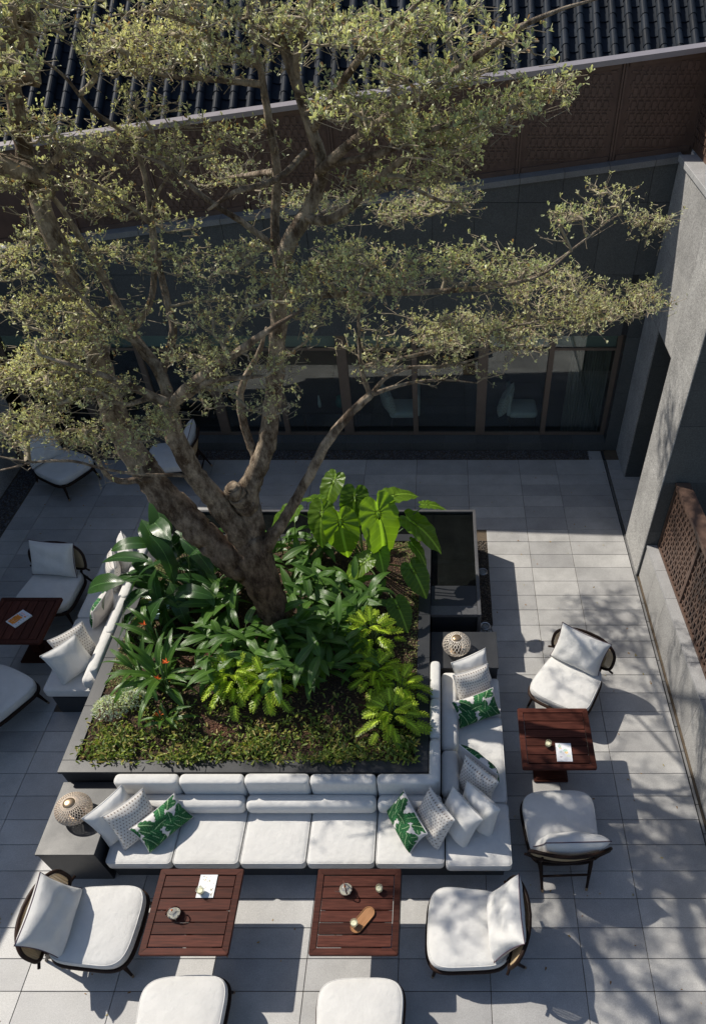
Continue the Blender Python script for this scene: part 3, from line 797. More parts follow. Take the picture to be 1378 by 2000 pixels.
XS = [-3.41, -2.73, -2.045, -1.362, -.662, .055]
for k in range(5): seat(sofa, lo, XS[k], XS[k + 1], 3.015, 3.72)
seat(sofa, lo, .058, .745, 2.99, 3.712)
seat(sofa, lo, .03, .74, 3.717, 4.848); seat(sofa, lo, .03, .735, 4.852, 5.435)
for a, b in ((-3.41, -2.052), (-2.048, -.666), (-.662, .03)): bolster(sofa, lo, a, b, 3.555, 3.735, .437, .625)
for a, b in ((3.735, 4.288), (4.292, 5.40)): bolster(sofa, lo, .015, .215, a, b, .437, .625)
for k in range(5): cushion('back_cushion', sofa, lo, XS[k], XS[k + 1] if k < 4 else -.02, 3.715, 3.852, .45, .83, .035, .006, .05)
for a, b in ((3.74, 4.288), (4.288, 4.84), (4.84, 5.40)): cushion('back_cushion', sofa, lo, -.115, .012, a, b, .45, .83, .035, .006, .05)
ls_ = empty('bench_sofa', (-4.45, 6.5, 0), 0, 'white cushioned bench sofa along the left side of the planter', 'sofa')
lo = (4.45, -6.5, 0)
part('base', G().box(-4.79, -4.06, 5.235, 7.74, 0, .296), 'black', ls_, loc=lo)
YS_ = [5.225, 5.85, 6.468, 7.057, 7.75]
for k in range(4):
    seat(ls_, lo, -4.87, -4.06, YS_[k], YS_[k + 1])
    cushion('back_cushion', ls_, lo, -4.16, -4.045, YS_[k], YS_[k + 1], .45, .83, .035, .006, .05)
for a, b in ((5.23, 6.47), (6.474, 7.75)): bolster(ls_, lo, -4.34, -4.165, a, b, .437, .625)

# ------------------------------------------------------------------ throw pillows
def pillow_mesh(name, wd, ht, th, mats, nu=26, nv=22, seed=0, tint=None, wr=.006):
    rs = random.Random(seed); ph = [rs.uniform(0, 6.28) for _ in range(8)]
    V = []; F = []; UV = []; MI = []
    for side in (1, -1):
        b = len(V)
        for j in range(nv + 1):
            for i in range(nu + 1):
                u, v = -1 + 2*i/nu, -1 + 2*j/nv
                u = math.copysign(abs(u)**.85, u); v = math.copysign(abs(v)**.85, v)
                x = wd/2*u*(1 - .085*(1 - v*v)); y = ht/2*v*(1 - .085*(1 - u*u))
                e = max(0, (1 - u**4))*max(0, (1 - v**4))
                z = th/2*e**.44*(1 - .10*(u*u + v*v))
                edge = (1 - min(1, (1 - abs(u))*5))*(1 - abs(v)) + (1 - min(1, (1 - abs(v))*5))*(1 - abs(u))
                z += e*wr*(math.sin(5*u + 3*v + ph[0])*math.sin(4*v - 2*u + ph[1]) + .6*math.sin(9*u - 5*v + ph[2])*abs(u)) + wr*.5*edge*math.sin(22*(u + v) + ph[3])*e
                # belly sags towards the bottom edge
                z *= 1 + .15*(-v)
                V.append((x, y, side*max(0, z))); UV.append(((u + 1)/2, (v + 1)/2))
        for j in range(nv):
            for i in range(nu):
                a = b + j*(nu + 1) + i; q = (a, a + 1, a + nu + 2, a + nu + 1)
                F.append(q if side > 0 else q[::-1]); MI.append(0 if side > 0 else len(mats) - 1)
    me = bpy.data.meshes.new(name); me.from_pydata(V, [], F); me.update()
    for m_ in mats: me.materials.append(MT[m_])
    me.polygons.foreach_set('material_index', MI); me.polygons.foreach_set('use_smooth', [True]*len(F))
    ul = me.uv_layers.new(name='UVMap')
    li = np.zeros(len(me.loops), np.int32); me.loops.foreach_get('vertex_index', li)
    ul.data.foreach_set('uv', np.array(UV, np.float32)[li].ravel())
    if tint:
        a = me.color_attributes.new('tint', 'FLOAT_COLOR', 'POINT')
        a.data.foreach_set('color', np.array([(*tint((q[0] - .5)*wd, (q[1] - .5)*ht), 1) for q in UV], np.float32).ravel())
    g = G(); pts = []
    n = 18
    for (s_, t_, d) in ((-1, -1, (1, 0)), (1, -1, (0, 1)), (1, 1, (-1, 0)), (-1, 1, (0, -1))):
        for k in range(n):
            u, v = s_ + 2*d[0]*k/n, t_ + 2*d[1]*k/n
            pts.append((wd/2*u*(1 - .085*(1 - v*v)), ht/2*v*(1 - .085*(1 - u*u)), 0))
    g.tube(pts, .0055, 6, True)
    return me, g
LV = []
rl = random.Random(3)
for k in range(30):
    LV.append((rl.uniform(-.3, .3), rl.uniform(-.19, .19), rl.uniform(0, 6.28), rl.uniform(.17, .28), rl.uniform(.038, .055), rl.uniform(.75, 1.25)))
def leafprint(x, y):
    c = (.68, .65, .62)
    for (cx, cy, a, L, W, br) in LV[:29]:
        dx, dy = x - cx, y - cy; s_ = dx*math.cos(a) + dy*math.sin(a); t_ = -dx*math.sin(a) + dy*math.cos(a) + .25*(s_*s_)/L*1.2
        if abs(s_) > L/2: continue
        prof = W*math.sqrt(max(0, 1 - (2*s_/L)**2))*(1 + .08*math.sin(s_*160))
        if abs(t_) > prof: continue
        if abs(t_) < .0035: c = (.30, .48, .24); continue
        st = math.sin((s_ - abs(t_)*.7)*250)
        k_ = br*(.55 + .45*(abs(t_)/max(prof, 1e-4)))
        c = (.018*k_, .105*k_, .035*k_) if st > -.35 else (.05*k_, .22*k_, .07*k_)
        if abs(t_) > prof*.93: c = (.006, .045, .018)
    return c
pil_white, pip_white = pillow_mesh('pillow_cover', .47, .47, .215, ['white'], seed=1, wr=.009)
pil_dots, pip_dots = pillow_mesh('dotted_cover', .46, .46, .205, ['dots'], seed=2, wr=.008)
pil_leaf, pip_leaf = pillow_mesh('leaf_cover', .54, .33, .18, ['print', 'greycloth'], 96, 64, 3, leafprint, .004)
pipm = {'w': pip_white.mesh('piping', MT['white'], True), 'd': pip_dots.mesh('piping', MT['white'], True), 'l': pip_leaf.mesh('piping', MT['white'], True)}
def place_rot(az, lean, roll):
    """front face normal points to azimuth az (deg) and tips up by lean"""
    n = Vector((math.cos(R(az))*math.cos(R(lean)), math.sin(R(az))*math.cos(R(lean)), math.sin(R(lean))))
    up = Vector((0, 0, 1)) - n*n.z; up.normalize(); xx = up.cross(n)
    m = Matrix((xx, up, n)).transposed() @ Matrix.Rotation(R(roll), 3, 'Z')
    return m.to_euler(), up, n
def pillow(kind, x, y, z, az, lean, roll, label, group=None, name='throw_pillow'):
    me = {'w': pil_white, 'd': pil_dots, 'l': pil_leaf}[kind]
    e, up, n = place_rot(az, lean, roll)
    o = link(name, me, None, (x, y, z), e); tag(o, label, 'pillow', group)
    link('piping', pipm[kind], o)
Z1, ZL_ = .435 + .205, .435 + .155
pillow('w', -3.34, 3.44, Z1 + .01, -40, 24, 3, 'plain white pillow nearest the wicker lantern on the long sofa')
pillow('d', -3.15, 3.41, Z1 - .005, -41, 30, -4, 'dotted pillow between plain white and leaf print pillows, left end of long sofa')
pillow('l', -2.87, 3.40, ZL_ - .01, -44, 40, 3, 'green banana leaf lumbar pillow near the left end of the long sofa')
pillow('l', -.34, 3.40, ZL_ + .02, -150, 38, -3, 'green banana leaf lumbar pillow beside the sofa corner, facing left')
pillow('d', -.06, 3.42, Z1 - .005, -148, 28, 3, 'dotted pillow leaning behind the banana leaf pillow at the sofa corner')
pillow('w', .20, 3.43, Z1 - .01, -140, 26, -2, 'plain white pillow next to the dotted one in front of sofa corner')
pillow('w', .41, 3.53, Z1 - .02, -136, 14, 2, 'plump plain white pillow standing deepest in the sofa corner')
pillow('d', .40, 3.86, Z1 - .02, -132, 12, -3, 'dotted pillow upright on the sofa corner facing the table with the booklet')
pillow('l', .43, 4.07, ZL_ + .05, 48, 14, 4, 'banana leaf pillow turned away showing its grey back, right arm of sofa')
pillow('w', .39, 5.36, Z1 + .01, -63, 22, 2, 'plain white pillow against the black stone table at the sofa end')
pillow('d', .40, 5.15, Z1 - .01, -65, 27, -2, 'dotted pillow on the right sofa arm below the plain white one')
pillow('l', .43, 4.86, ZL_ + .0, -66, 42, 0, 'green banana leaf lumbar pillow on the right sofa arm facing the viewer')
pillow('w', -4.55, 5.55, Z1 + .01, -42, 24, 2, 'plain white pillow nearest the viewer on the left bench sofa')
pillow('d', -4.57, 5.78, Z1 - .005, -40, 24, -3, 'dotted pillow behind the nearest white pillow on the left bench sofa')
pillow('l', -4.46, 6.49, ZL_ + .03, 172, 20, 4, 'banana leaf pillow seen from its edge on the left bench sofa')
pillow('d', -4.52, 7.15, Z1 - .01, -158, 20, 3, 'dotted pillow under the big dark leaves at the far end of left bench')
pillow('w', -4.45, 7.50, Z1 + .0, -150, 18, -3, 'plain white pillow at the far end of the left bench behind leaves')

# ------------------------------------------------------------------ armchairs
def make_chair():
    t = empty('lounge_chair', (0, 0, 0))
    # seat outline (faces +y): wide rounded front, narrower rounded back
    out_ = []
    def sup(a):
        c, s_ = math.cos(a), math.sin(a); e = .42
        x = math.copysign(abs(c)**e, c); y = math.copysign(abs(s_)**e, s_)
        wd = .405 - .055*(1 - y)/2*1.0
        return (x*wd, .015 + y*.385 + (.02*(1 - x*x) if y > 0 else 0))
    n = 56
    ring = [sup(6.28319*k/n) for k in range(n)]
    g = G(); prof = [(.80, -.062), (.94, -.060), (.985, -.045), (1.0, -.015), (1.0, .02), (.985, .045), (.94, .058), (.85, .066), (.6, .076), (.3, .082)]
    v = []; f = []
    for (s_, z) in prof:
        for (x, y) in ring: v.append((x*s_, y*s_, .365 + z))
    for i in range(len(prof) - 1):
        for k in range(n):
            l = (k + 1) % n; f.append((i*n + k, i*n + l, (i + 1)*n + l, (i + 1)*n + k))
    v.append((0, .015, .45)); 
    for k in range(n): f.append(((len(prof) - 1)*n + k, (len(prof) - 1)*n + (k + 1) % n, len(v) - 1))
    f.append(tuple(range(n))[::-1]); g.add(v, f)
    sc = part('seat_cushion', g, 'white', t, True)
    g = G().tube([(x*.972, y*.972, .414) for x, y in ring], .0055, 6, True); part('piping', g, 'white', sc, True)
    g = G().tube([(x*1.0, y*1.0, .288) for x, y in ring], .021, 8, True); part('seat_frame', g, 'darkwood', t, True)
    g = G()
    for k in range(7): xx = -.3 + .1*k; g.box(xx - .012, xx + .012, -.33, .36, .285, .297)
    part('seat_slats', g, 'darkwood', t)
    def leg(a, b, m_=None):
        g = G(); pts = [Vector(a).lerp(Vector(b), k/6) for k in range(7)]
        g.tube(pts, [.021, .023, .023, .021, .018, .0155, .0145], 10)
        o = part('leg', g, 'darkwood', t, True, 40)
        e = Vector(b); d = (Vector(b) - Vector(a)).normalized()
        part('foot_tip', G().tube([e - d*.002, e + d*.035], [.0155, .0135], 10), 'bronze', o, True, 40)
    for s_ in (-1, 1):
        leg((s_*.30, .30, .285), (s_*.345, .35, .035))
        leg((s_*.27, -.33, .40), (s_*.235, -.53, .035))
        part('side_rail', G().tube([(s_*.335, .30, .24), (s_*.30, 0, .232), (s_*.262, -.41, .24)], .013, 8), 'darkwood', t, True)
        # back post rising to the hoop
        part('back_post', G().tube([(s_*.27, -.33, .30), (s_*.272, -.40, .45), (s_*.28, -.435, .58)], [.018, .017, .014], 8), 'darkwood', t, True)
    part('rear_stretcher', G().tube([(-.25, -.46, .20), (.25, -.46, .20)], .013, 8), 'darkwood', t, True)
    part('cross_bar', G().tube([(-.44, -.33, .47), (-.25, -.41, .47), (0, -.44, .47), (.25, -.41, .47), (.44, -.33, .47)], .014, 8), 'darkwood', t, True)
    # curved cane back: superellipse hoop bent around the sitter and leaning back
    def hoop(a, k=1.0):
        c, s_ = math.cos(a), math.sin(a); e = .62
        X = .405*k*math.copysign(abs(c)**e, c); Zr = .19*k*math.copysign(abs(s_)**e, s_)
        return bend(X, Zr)
    def bend(X, Zr):
        y = -.47 + .60*X*X - .30*Zr
        return (X, y, .60 + Zr*.93)
    n = 56
    part('back_frame', G().tube([hoop(6.28319*k/n) for k in range(n)], .0195, 8, True), 'darkwood', t, True)
    g = G()
    for fam in range(2):
        for k in range(-22, 23):
            pts = []
            for q in range(-16, 17):
                a_, b_ = .02*k, .0275*q
                X, Zr = (a_, b_*.52) if fam == 0 else (b_, a_*.5)
                if (abs(X)/.40)**3.2 + (abs(Zr)/.185)**3.2 < 1: pts.append(bend(X, Zr))
            if len(pts) > 1: g.tube(pts, .0036, 4, False, False)
    part('cane_panel', g, 'cane', t, True)
    me, pg = pillow_mesh('back_pillow', .66, .50, .235, ['white'], 30, 26, 9, None, .012)
    e, up, nn = place_rot(90, 26, 0)
    bp = link('back_pillow', me, t, (0, -.325, .645), e)
    part('piping', pg, 'darkpiping', bp, True)
    return t
def copy_tree(o, parent=None):
    c = o.copy(); COL.objects.link(c); c.parent = parent
    for ch in o.children: copy_tree(ch, c)
    return c
proto = make_chair()
CH = [(-3.32, 2.43, -92, 'white lounge chair facing right at the front left table'),
      (-2.30, 1.55, 3, 'white lounge chair cut by the lower edge below the table with booklet and teapot'),
      (-.71, 1.53, 1, 'white lounge chair cut by the lower edge below the table with wooden tray'),
      (.30, 2.40, 88, 'white lounge chair facing left at the table with wooden tray'),
      (1.29, 3.46, 2, 'white lounge chair with its back to the viewer below the right-hand table'),
      (1.60, 5.42, 149, 'white lounge chair angled above the right-hand table by the low wall'),
      (-5.44, 7.08, 174, 'white lounge chair facing the viewer beyond the table with the orange book'),
      (-5.48, 5.20, -26, 'white lounge chair cut by the left edge below the table with orange book'),
      (-6.35, 10.05, -118, 'white lounge chair in shade at the far left behind the foliage'),
      (-4.55, 10.30, 95, 'white lounge chair in shade mostly hidden behind the trunk at the back')]
for i, (x, y, rz, lb) in enumerate(CH):
    o = proto if i == 0 else copy_tree(proto)
    o.location = (x, y, 0); o.rotation_euler = (0, 0, R(rz)); tag(o, lb, 'chair', 'white lounge chairs with cane backs')
    bp = [c for c in o.children if c.name.startswith('back_pillow')][0]
    bp.rotation_euler = place_rot(90, 26 + rng.uniform(-5, 5), rng.uniform(-7, 7))[0]
    bp.location.x += rng.uniform(-.025, .025)

# ------------------------------------------------------------------ slatted tables
def make_table():
    t = empty('slatted_table', (0, 0, 0)); S_ = .405; h = .65; fw = .062
    for k in range(4):
        a0 = [(-S_, -S_), (S_, -S_), (S_ - fw, -S_ + fw), (-S_ + fw, -S_ + fw)]
        g = G(); m = Matrix.Rotation(R(90*k), 4, 'Z')
        q = [(-S_ + .012, -S_, 0), (S_ - .012, -S_, 0), (S_ - .0, -S_ + .012, 0), (S_ - fw, -S_ + fw, 0), (-S_ + fw, -S_ + fw, 0)]
        q = [(-S_ + .016, -S_, 0), (S_ - .016, -S_, 0), (S_ - .005, -S_ + .005, 0), (S_ - fw, -S_ + fw, 0), (-S_ + fw, -S_ + fw, 0), (-S_ + .005, -S_ + .005, 0)]
        n = len(q); ins = []
        v = [(x, y, h - .036) for x, y, _ in q] + [(x, y, h - .004) for x, y, _ in q]
        cx, cy = 0, -S_ + fw/2
        v += [(x + (0.004 if x < -S_ + .1 and y < -S_ + .02 else (-.004 if x > S_ - .1 and y < -S_ + .02 else 0)), y + (.004 if y < -S_ + .02 else -.003), h) for x, y, _ in q]
        f = [tuple(range(n))[::-1]] + [(i, (i + 1) % n, n + (i + 1) % n, n + i) for i in range(n)] + [(n + i, n + (i + 1) % n, 2*n + (i + 1) % n, 2*n + i) for i in range(n)] + [tuple(2*n + i for i in range(n))]
        g.add(v, f, m); part('frame_rail', g, 'mahogany', t)
    I = S_ - fw - .006; n = 6; wd = 2*I/n
    for k in range(n):
        part('slat', G().box(-I, I, -I + wd*k + .0045, -I + wd*(k + 1) - .0045, h - .028, h - .002, .002), 'mahogany', t)
    part('pedestal', G().box(-.055, .055, -.055, .055, .05, h - .06, .004), 'mahogany', t)
    part('top_bracket', G().box(-.30, .30, -.03, .03, h - .065, h - .037, .003).box(-.028, .028, -.30, .30, h - .064, h - .038, .003), 'mahogany', t)
    part('foot_plate', G().box(-.20, .20, -.20, .20, 0, .034, .008).box(-.175, .175, -.175, .175, .034, .05, .006), 'mahogany', t)
    return t
tp = make_table()
for i, (x, y, rz, lb) in enumerate(((-2.317, 2.472, 0, 'dark red slatted table with a booklet and glass teapot'), (-.78, 2.472, 0, 'dark red slatted table with an oval wooden tray'),
                                    (1.305, 4.41, 0, 'dark red slatted table in front of the right arm of sofa'), (-5.425, 6.23, 90, 'dark red slatted table with an orange book at the left edge'))):
    o = tp if i == 0 else copy_tree(tp)
    o.location = (x, y, 0); o.rotation_euler = (0, 0, R(rz)); tag(o, lb, 'table', 'dark red slatted tables')

# ------------------------------------------------------------------ things on the tables
TZ = .651
def book(name, x, y, rz, wd, ht, th, fn, label, nu=40, nv=52, z=TZ):
    t = empty(name, (x, y, z), R(rz), label, 'book')
    part('pages', G().box(-wd/2 + .004, wd/2 - .003, -ht/2 + .003, ht/2 - .003, .0015, th - .0012), 'porcelain', t)
    part('back_cover', G().box(-wd/2, wd/2, -ht/2, ht/2, 0, .0014), 'porcelain', t)
    V = []; T = []
    for j in range(nv + 1):
        for i in range(nu + 1):
            u, v = i/nu, j/nv; V.append((-wd/2 + wd*u, -ht/2 + ht*v, th)); T.append(fn(u, v))
    Fq = [(j*(nu + 1) + i, j*(nu + 1) + i + 1, (j + 1)*(nu + 1) + i + 1, (j + 1)*(nu + 1) + i) for j in range(nv) for i in range(nu)]
    link('front_cover', fast_mesh('front_cover', V, Fq, MT['paper'], False, T), t)
W_ = (.82, .82, .82)
def cov_sprigs(u, v):
    rs = _sp; c = W_
    for (x, y, r_, s_, col) in rs:
        if ((u - x)/r_)**2 + ((v - y)/(r_*s_))**2 < 1: c = col
    return c
_r = random.Random(5)
_sp = [(_r.uniform(.08, .92), _r.uniform(.08, .95), _r.uniform(.02, .05), _r.uniform(.5, 1.1), _r.choice([(.42, .36, .30), (.30, .27, .20), (.62, .5, .3), (.45, .42, .4), (.5, .52, .34)])) for _ in range(26)]
book('booklet', -2.235, 2.70, 0, .165, .225, .007, cov_sprigs, 'white booklet with sprig pattern under a glass on the front left table')
def cov_fruit(u, v):
    c = (.80, .80, .82)
    for (x, y, r_, s_, col) in ((.26, .84, .10, .8, (.32, .5, .36)), (.30, .72, .09, .3, (.75, .45, .22)), (.60, .60, .13, .5, (.30, .6, .42)), (.66, .48, .12, .4, (.95, .55, .05)), (.30, .52, .10, .4, (.5, .62, .58)), (.28, .24, .10, .3, (.40, .33, .36)), (.80, .82, .07, .5, (.66, .68, .6)), (.78, .30, .15, .35, (.72, .78, .55))):
        d = ((u - x)/r_)**2 + ((v - y)/(r_*s_*1.3))**2
        if d < 1 and math.sin(u*70 + v*31) > -.5: c = col
    return c
book('booklet', 1.37, 4.21, -1, .17, .235, .007, cov_fruit, 'white booklet with small fruit drawings on the right-hand table')
def cov_orange(u, v):
    c = (.72, .75, .80)
    if .06 < u < .70 and .06 < v < .64:
        c = (.83, .27, .02)
        if .22 < u < .58 and .28 < v < .56 and math.sin(u*47)*math.sin(v*58) > .1: c = (.62, .20, .03)
        for (x, y, r_, col) in ((.12, .56, .045, (.6, .62, .6)), (.13, .42, .04, (.10, .09, .09)), (.12, .28, .045, (.35, .4, .55)), (.12, .14, .04, (.8, .5, .4)), (.64, .54, .04, (.45, .5, .5)), (.63, .42, .04, (.35, .36, .3)), (.62, .12, .035, (.75, .72, .68))):
            if (u - x)**2 + ((v - y)*1.35)**2 < r_*r_: c = col
        if abs(u - .36 - .0) < .015 and .14 < v < .30: c = (.85, .66, .5)
        if abs(u - .52) < .015 and .20 < v < .42: c = (.85, .66, .5)
    elif .16 < u < .58 and .77 < v < .85 and math.sin(u*75) > -.6 and math.sin(u*150 + v*220) > -.55: c = (.85, .22, .16)
    elif .14 < u < .56 and .67 < v < .745 and math.sin(u*60) > -.6 and math.sin(u*170 - v*240) > -.6: c = (.10, .09, .11)
    elif ((u - .70)/.075)**2 + ((v - .74)/.06)**2 < 1: c = (.85, .23, .03)
    elif ((u - .74)/.02)**2 + ((v - .81)/.02)**2 < 1: c = (.55, .05, .12)
    elif .76 < u < .90 and .06 < v < .92:
        if math.sin(v*46) > .62 and math.sin(u*80) > -.5: c = (.33, .34, .22)
        elif u < .80: c = (.62, .62, .58)
    return c
book('orange_book', -5.435, 6.235, -33, .19, .255, .016, cov_orange, 'book with orange and white cover on the left table')
def glass(x, y, z, label, s=1.0, lemon=True):
    t = empty('drinking_glass', (x, y, z), 0, label, 'glass')
    r_ = .036*s
    part('glass_wall', G().lathe([(r_*.72, .0), (r_*.8, .002), (r_*.98, .03*s), (r_*1.02, .06*s), (r_, .088*s), (r_*.93, .088*s), (r_*.95, .06*s), (r_*.9, .03*s), (r_*.7, .008)], 24), 'clearglass', t, True, 60)
    part('drink', G().lathe([(r_*.68, .009), (r_*.88, .03*s), (r_*.93, .052*s), (r_*.2, .0525*s)], 24), 'lemonade', t, True, 60)
    part('lemon_slice', G().lathe([(r_*.70, .054*s), (r_*.72, .058*s), (r_*.5, .0595*s), (r_*.1, .059*s)], 20), 'lemon', t, True)
MT['lemonade'] = mat_plain('pale_lemonade', (.66, .62, .42), .15, 60, .15)
MT['lemon'] = mat_plain('lemon_slice', (.80, .76, .52), .4, 90, .3)
glass(-2.268, 2.632, TZ + .0075, 'tumbler with lemon drink standing on the sprig booklet')
glass(-.575, 2.655, TZ, 'tumbler of lemon drink alone near the back of the tray table')
glass(-.785, 2.325, TZ + .014, 'tumbler of lemon drink on the oval wooden tray')
glass(1.20, 4.29, TZ, 'tumbler with lemon slice beside the fruit booklet on the right table')
def teapot(x, y, rz, label):
    t = empty('glass_teapot', (x, y, TZ), R(rz), label, 'teapot')
    b = part('body', G().lathe([(.030, 0), (.048, .004), (.062, .025), (.066, .045), (.058, .068), (.042, .082), (.038, .084), (.040, .080), (.055, .066), (.062, .045), (.058, .027), (.045, .008)], 28), 'clearglass', t, True, 60)
    part('tea', G().lathe([(.043, .009), (.056, .027), (.0595, .043), (.02, .0435)], 24), 'tea', t, True, 60)
    lid = part('lid', G().lathe([(.039, .085), (.036, .091), (.02, .096), (.006, .098)], 24), 'porcelain2', t, True)
    part('knob', G().lathe([(.006, .098), (.011, .106), (.010, .114), (.003, .118)], 16), 'oak2', lid, True)
    part('spout', G().tube([(.055, 0, .035), (.082, 0, .052), (.098, 0, .078)], [.014, .009, .007], 10, False, False), 'clearglass', t, True)
    pts = []
    for k in range(15):
        a = math.pi*k/14; pts.append((0, .062*math.cos(a), .075 + .085*math.sin(a)))
    part('handle', G().tube(pts, .0055, 8), 'leather', t, True)
    for s_ in (-1, 1): part('handle_lug', G().tube([(0, s_*.056, .062), (0, s_*.064, .078)], .006, 8), 'metal', t, True)
MT['tea'] = mat_plain('pale_tea', (.66, .58, .46), .2, 30, .1)
MT['porcelain2'] = mat_glass('lid_glass', (.86, .87, .88), .05, .12)
MT['oak2'] = mat_plain('small_wood', (.42, .16, .06), .5)
MT['leather'] = mat_plain('brown_leather', (.11, .03, .015), .4)
teapot(-2.475, 2.43, -60, 'glass teapot with brown handle on the front left table')
teapot(-.895, 2.655, 200, 'glass teapot with brown handle on the tray table')
tr = empty('wooden_tray', (-.715, 2.378, TZ), R(52), 'oval light oak serving tray with a tumbler on the second table', 'tray')
def stad(L, r_, n=14):
    return [(L/2 + r_*math.cos(R(-90 + 180*k/n)), r_*math.sin(R(-90 + 180*k/n))) for k in range(n + 1)] + [(-L/2 + r_*math.cos(R(90 + 180*k/n)), r_*math.sin(R(90 + 180*k/n))) for k in range(n + 1)]
g = G(); v = []; prof = [(-.004, 0), (0, .004), (0, .016), (-.003, .019), (-.007, .017), (-.011, .0125)]
L_, r_ = .165, .058; n = len(stad(L_, r_))
for d, z in prof: v += [(x, y, z) for x, y in stad(L_, r_ + d)]
f = [(i*n + k, i*n + (k + 1) % n, (i + 1)*n + (k + 1) % n, (i + 1)*n + k) for i in range(len(prof) - 1) for k in range(n)] + [tuple(range(n))[::-1], tuple((len(prof) - 1)*n + k for k in range(n))]
part('tray_body', g.add(v, f), 'oak', tr, True, 35)

# ------------------------------------------------------------------ woven lanterns
def lantern(x, y, z, mat, label, s=1.0, rot=0, ns=34):
    t = empty('woven_lantern', (x, y, z), rot, label, 'lantern', 'round lanterns with bronze caps')
    def P(a, k):
        # k 0 bottom .. 1 top
        th = math.pi*(.12 + .82*k); r_ = .178*s*math.sin(th)**.75; return (r_*math.cos(a), r_*math.sin(a), (.12 - .118*math.cos(th) + .0)*s)
    g = G()
    for k in range(ns):
        for sg in (-1, 1):
            a0 = 6.28319*k/ns; pts = [P(a0 + sg*1.25*q/16, q/16) for q in range(17)]
            g.tube(pts, .0042*s, 5, False, False)
    for q in (.02, .97): g.tube([P(6.28319*k/40, q) for k in range(40)], .006*s, 6, True)
    part('woven_shade', g, mat, t, True)
    part('inner_glass', G().lathe([(.05*s, .01), (.055*s, .03*s), (.055*s, .1*s), (.05*s, .19*s), (.045*s, .21*s)], 20), 'darkwood', t, True)
    part('cap', G().lathe([(.045*s, .212*s), (.062*s, .216*s), (.066*s, .228*s), (.058*s, .246*s), (.035*s, .256*s), (.008*s, .258*s)], 28), 'bronze', t, True)
    part('base_ring', G().lathe([(.09*s, 0), (.095*s, .006), (.085*s, .012)], 24), 'bronze', t, True)
lantern(-3.755, 3.48, .614, 'rattan', 'woven rattan lantern with bronze cap on the front left stone table', 1.0)
lantern(.21, 5.745, .60, 'glassy', 'glossy woven lantern with bronze cap on the stone table by the pool', .97, 0, 22)

# ------------------------------------------------------------------ room furniture behind the glass
def room_chair(x, y, rz, label):
    t = empty('dining_chair', (x, y, 0), R(rz), label, 'chair', 'dining chairs behind the glass')
    part('seat', G().rbox(-.26, .26, -.26, .26, .36, .47, .04, 3, (.015, 0), 5, 5, 2, .08), 'white', t, True)
    part('backrest', G().rbox(-.26, .26, -.30, -.23, .40, .82, .03, 3, (0, 0), 5, 3, 4), 'white', t, True)
    for sx in (-1, 1):
        for sy in (-1, 1): part('leg', G().tube([(sx*.22, sy*.22, .36), (sx*.24, sy*.24, 0)], [.016, .011], 8), 'darkwood', t, True)
room_chair(-.66, 11.80, 90, 'white dining chair behind the glass left of centre')
room_chair(1.52, 11.80, -90, 'white dining chair behind the glass on the right')
pillow('d', -.95, 11.70, .66, 20, 15, 8, 'patterned pillow on the dining chair behind the glass, left one')
pillow('d', 1.20, 11.70, .64, 160, 15, -12, 'patterned pillow on the dining chair behind the glass, right one')
t = empty('indoor_table', (-2.0, 11.95, 0), 0, 'dark indoor table behind the glass with a white vase and green jar', 'table')
part('table_top', G().box(-.55, .55, -.35, .35, .40, .45, .006), 'darkwood', t)
for sx in (-1, 1):
    for sy in (-1, 1): part('leg', G().box(sx*.48 - .025, sx*.48 + .025, sy*.28 - .025, sy*.28 + .025, 0, .40), 'darkwood', t)
t = empty('bud_vase', (-2.2, 11.80, .451), 0, 'slim white bud vase with a green sprig behind the glass', 'vase')
part('vase_body', G().lathe([(.03, 0), (.035, .05), (.02, .15), (.014, .22)], 16), 'porcelain', t, True)
sp_ = part('sprig', G().tube([(0, 0, .2), (.02, 0, .34)], .004, 5), 'stem', t)
o = empty('ceramic_jar', (-1.82, 11.80, .451), 0, 'teal green ceramic jar on the table behind the glass', 'jar')
part('jar_body', G().lathe([(.06, 0), (.085, .04), (.09, .11), (.06, .17), (.05, .19)], 20), 'ceramic', o, True)
part('jar_lid', G().lathe([(.065, .191), (.07, .205), (.03, .225), (.012, .235)], 20), 'ceramic', o, True)
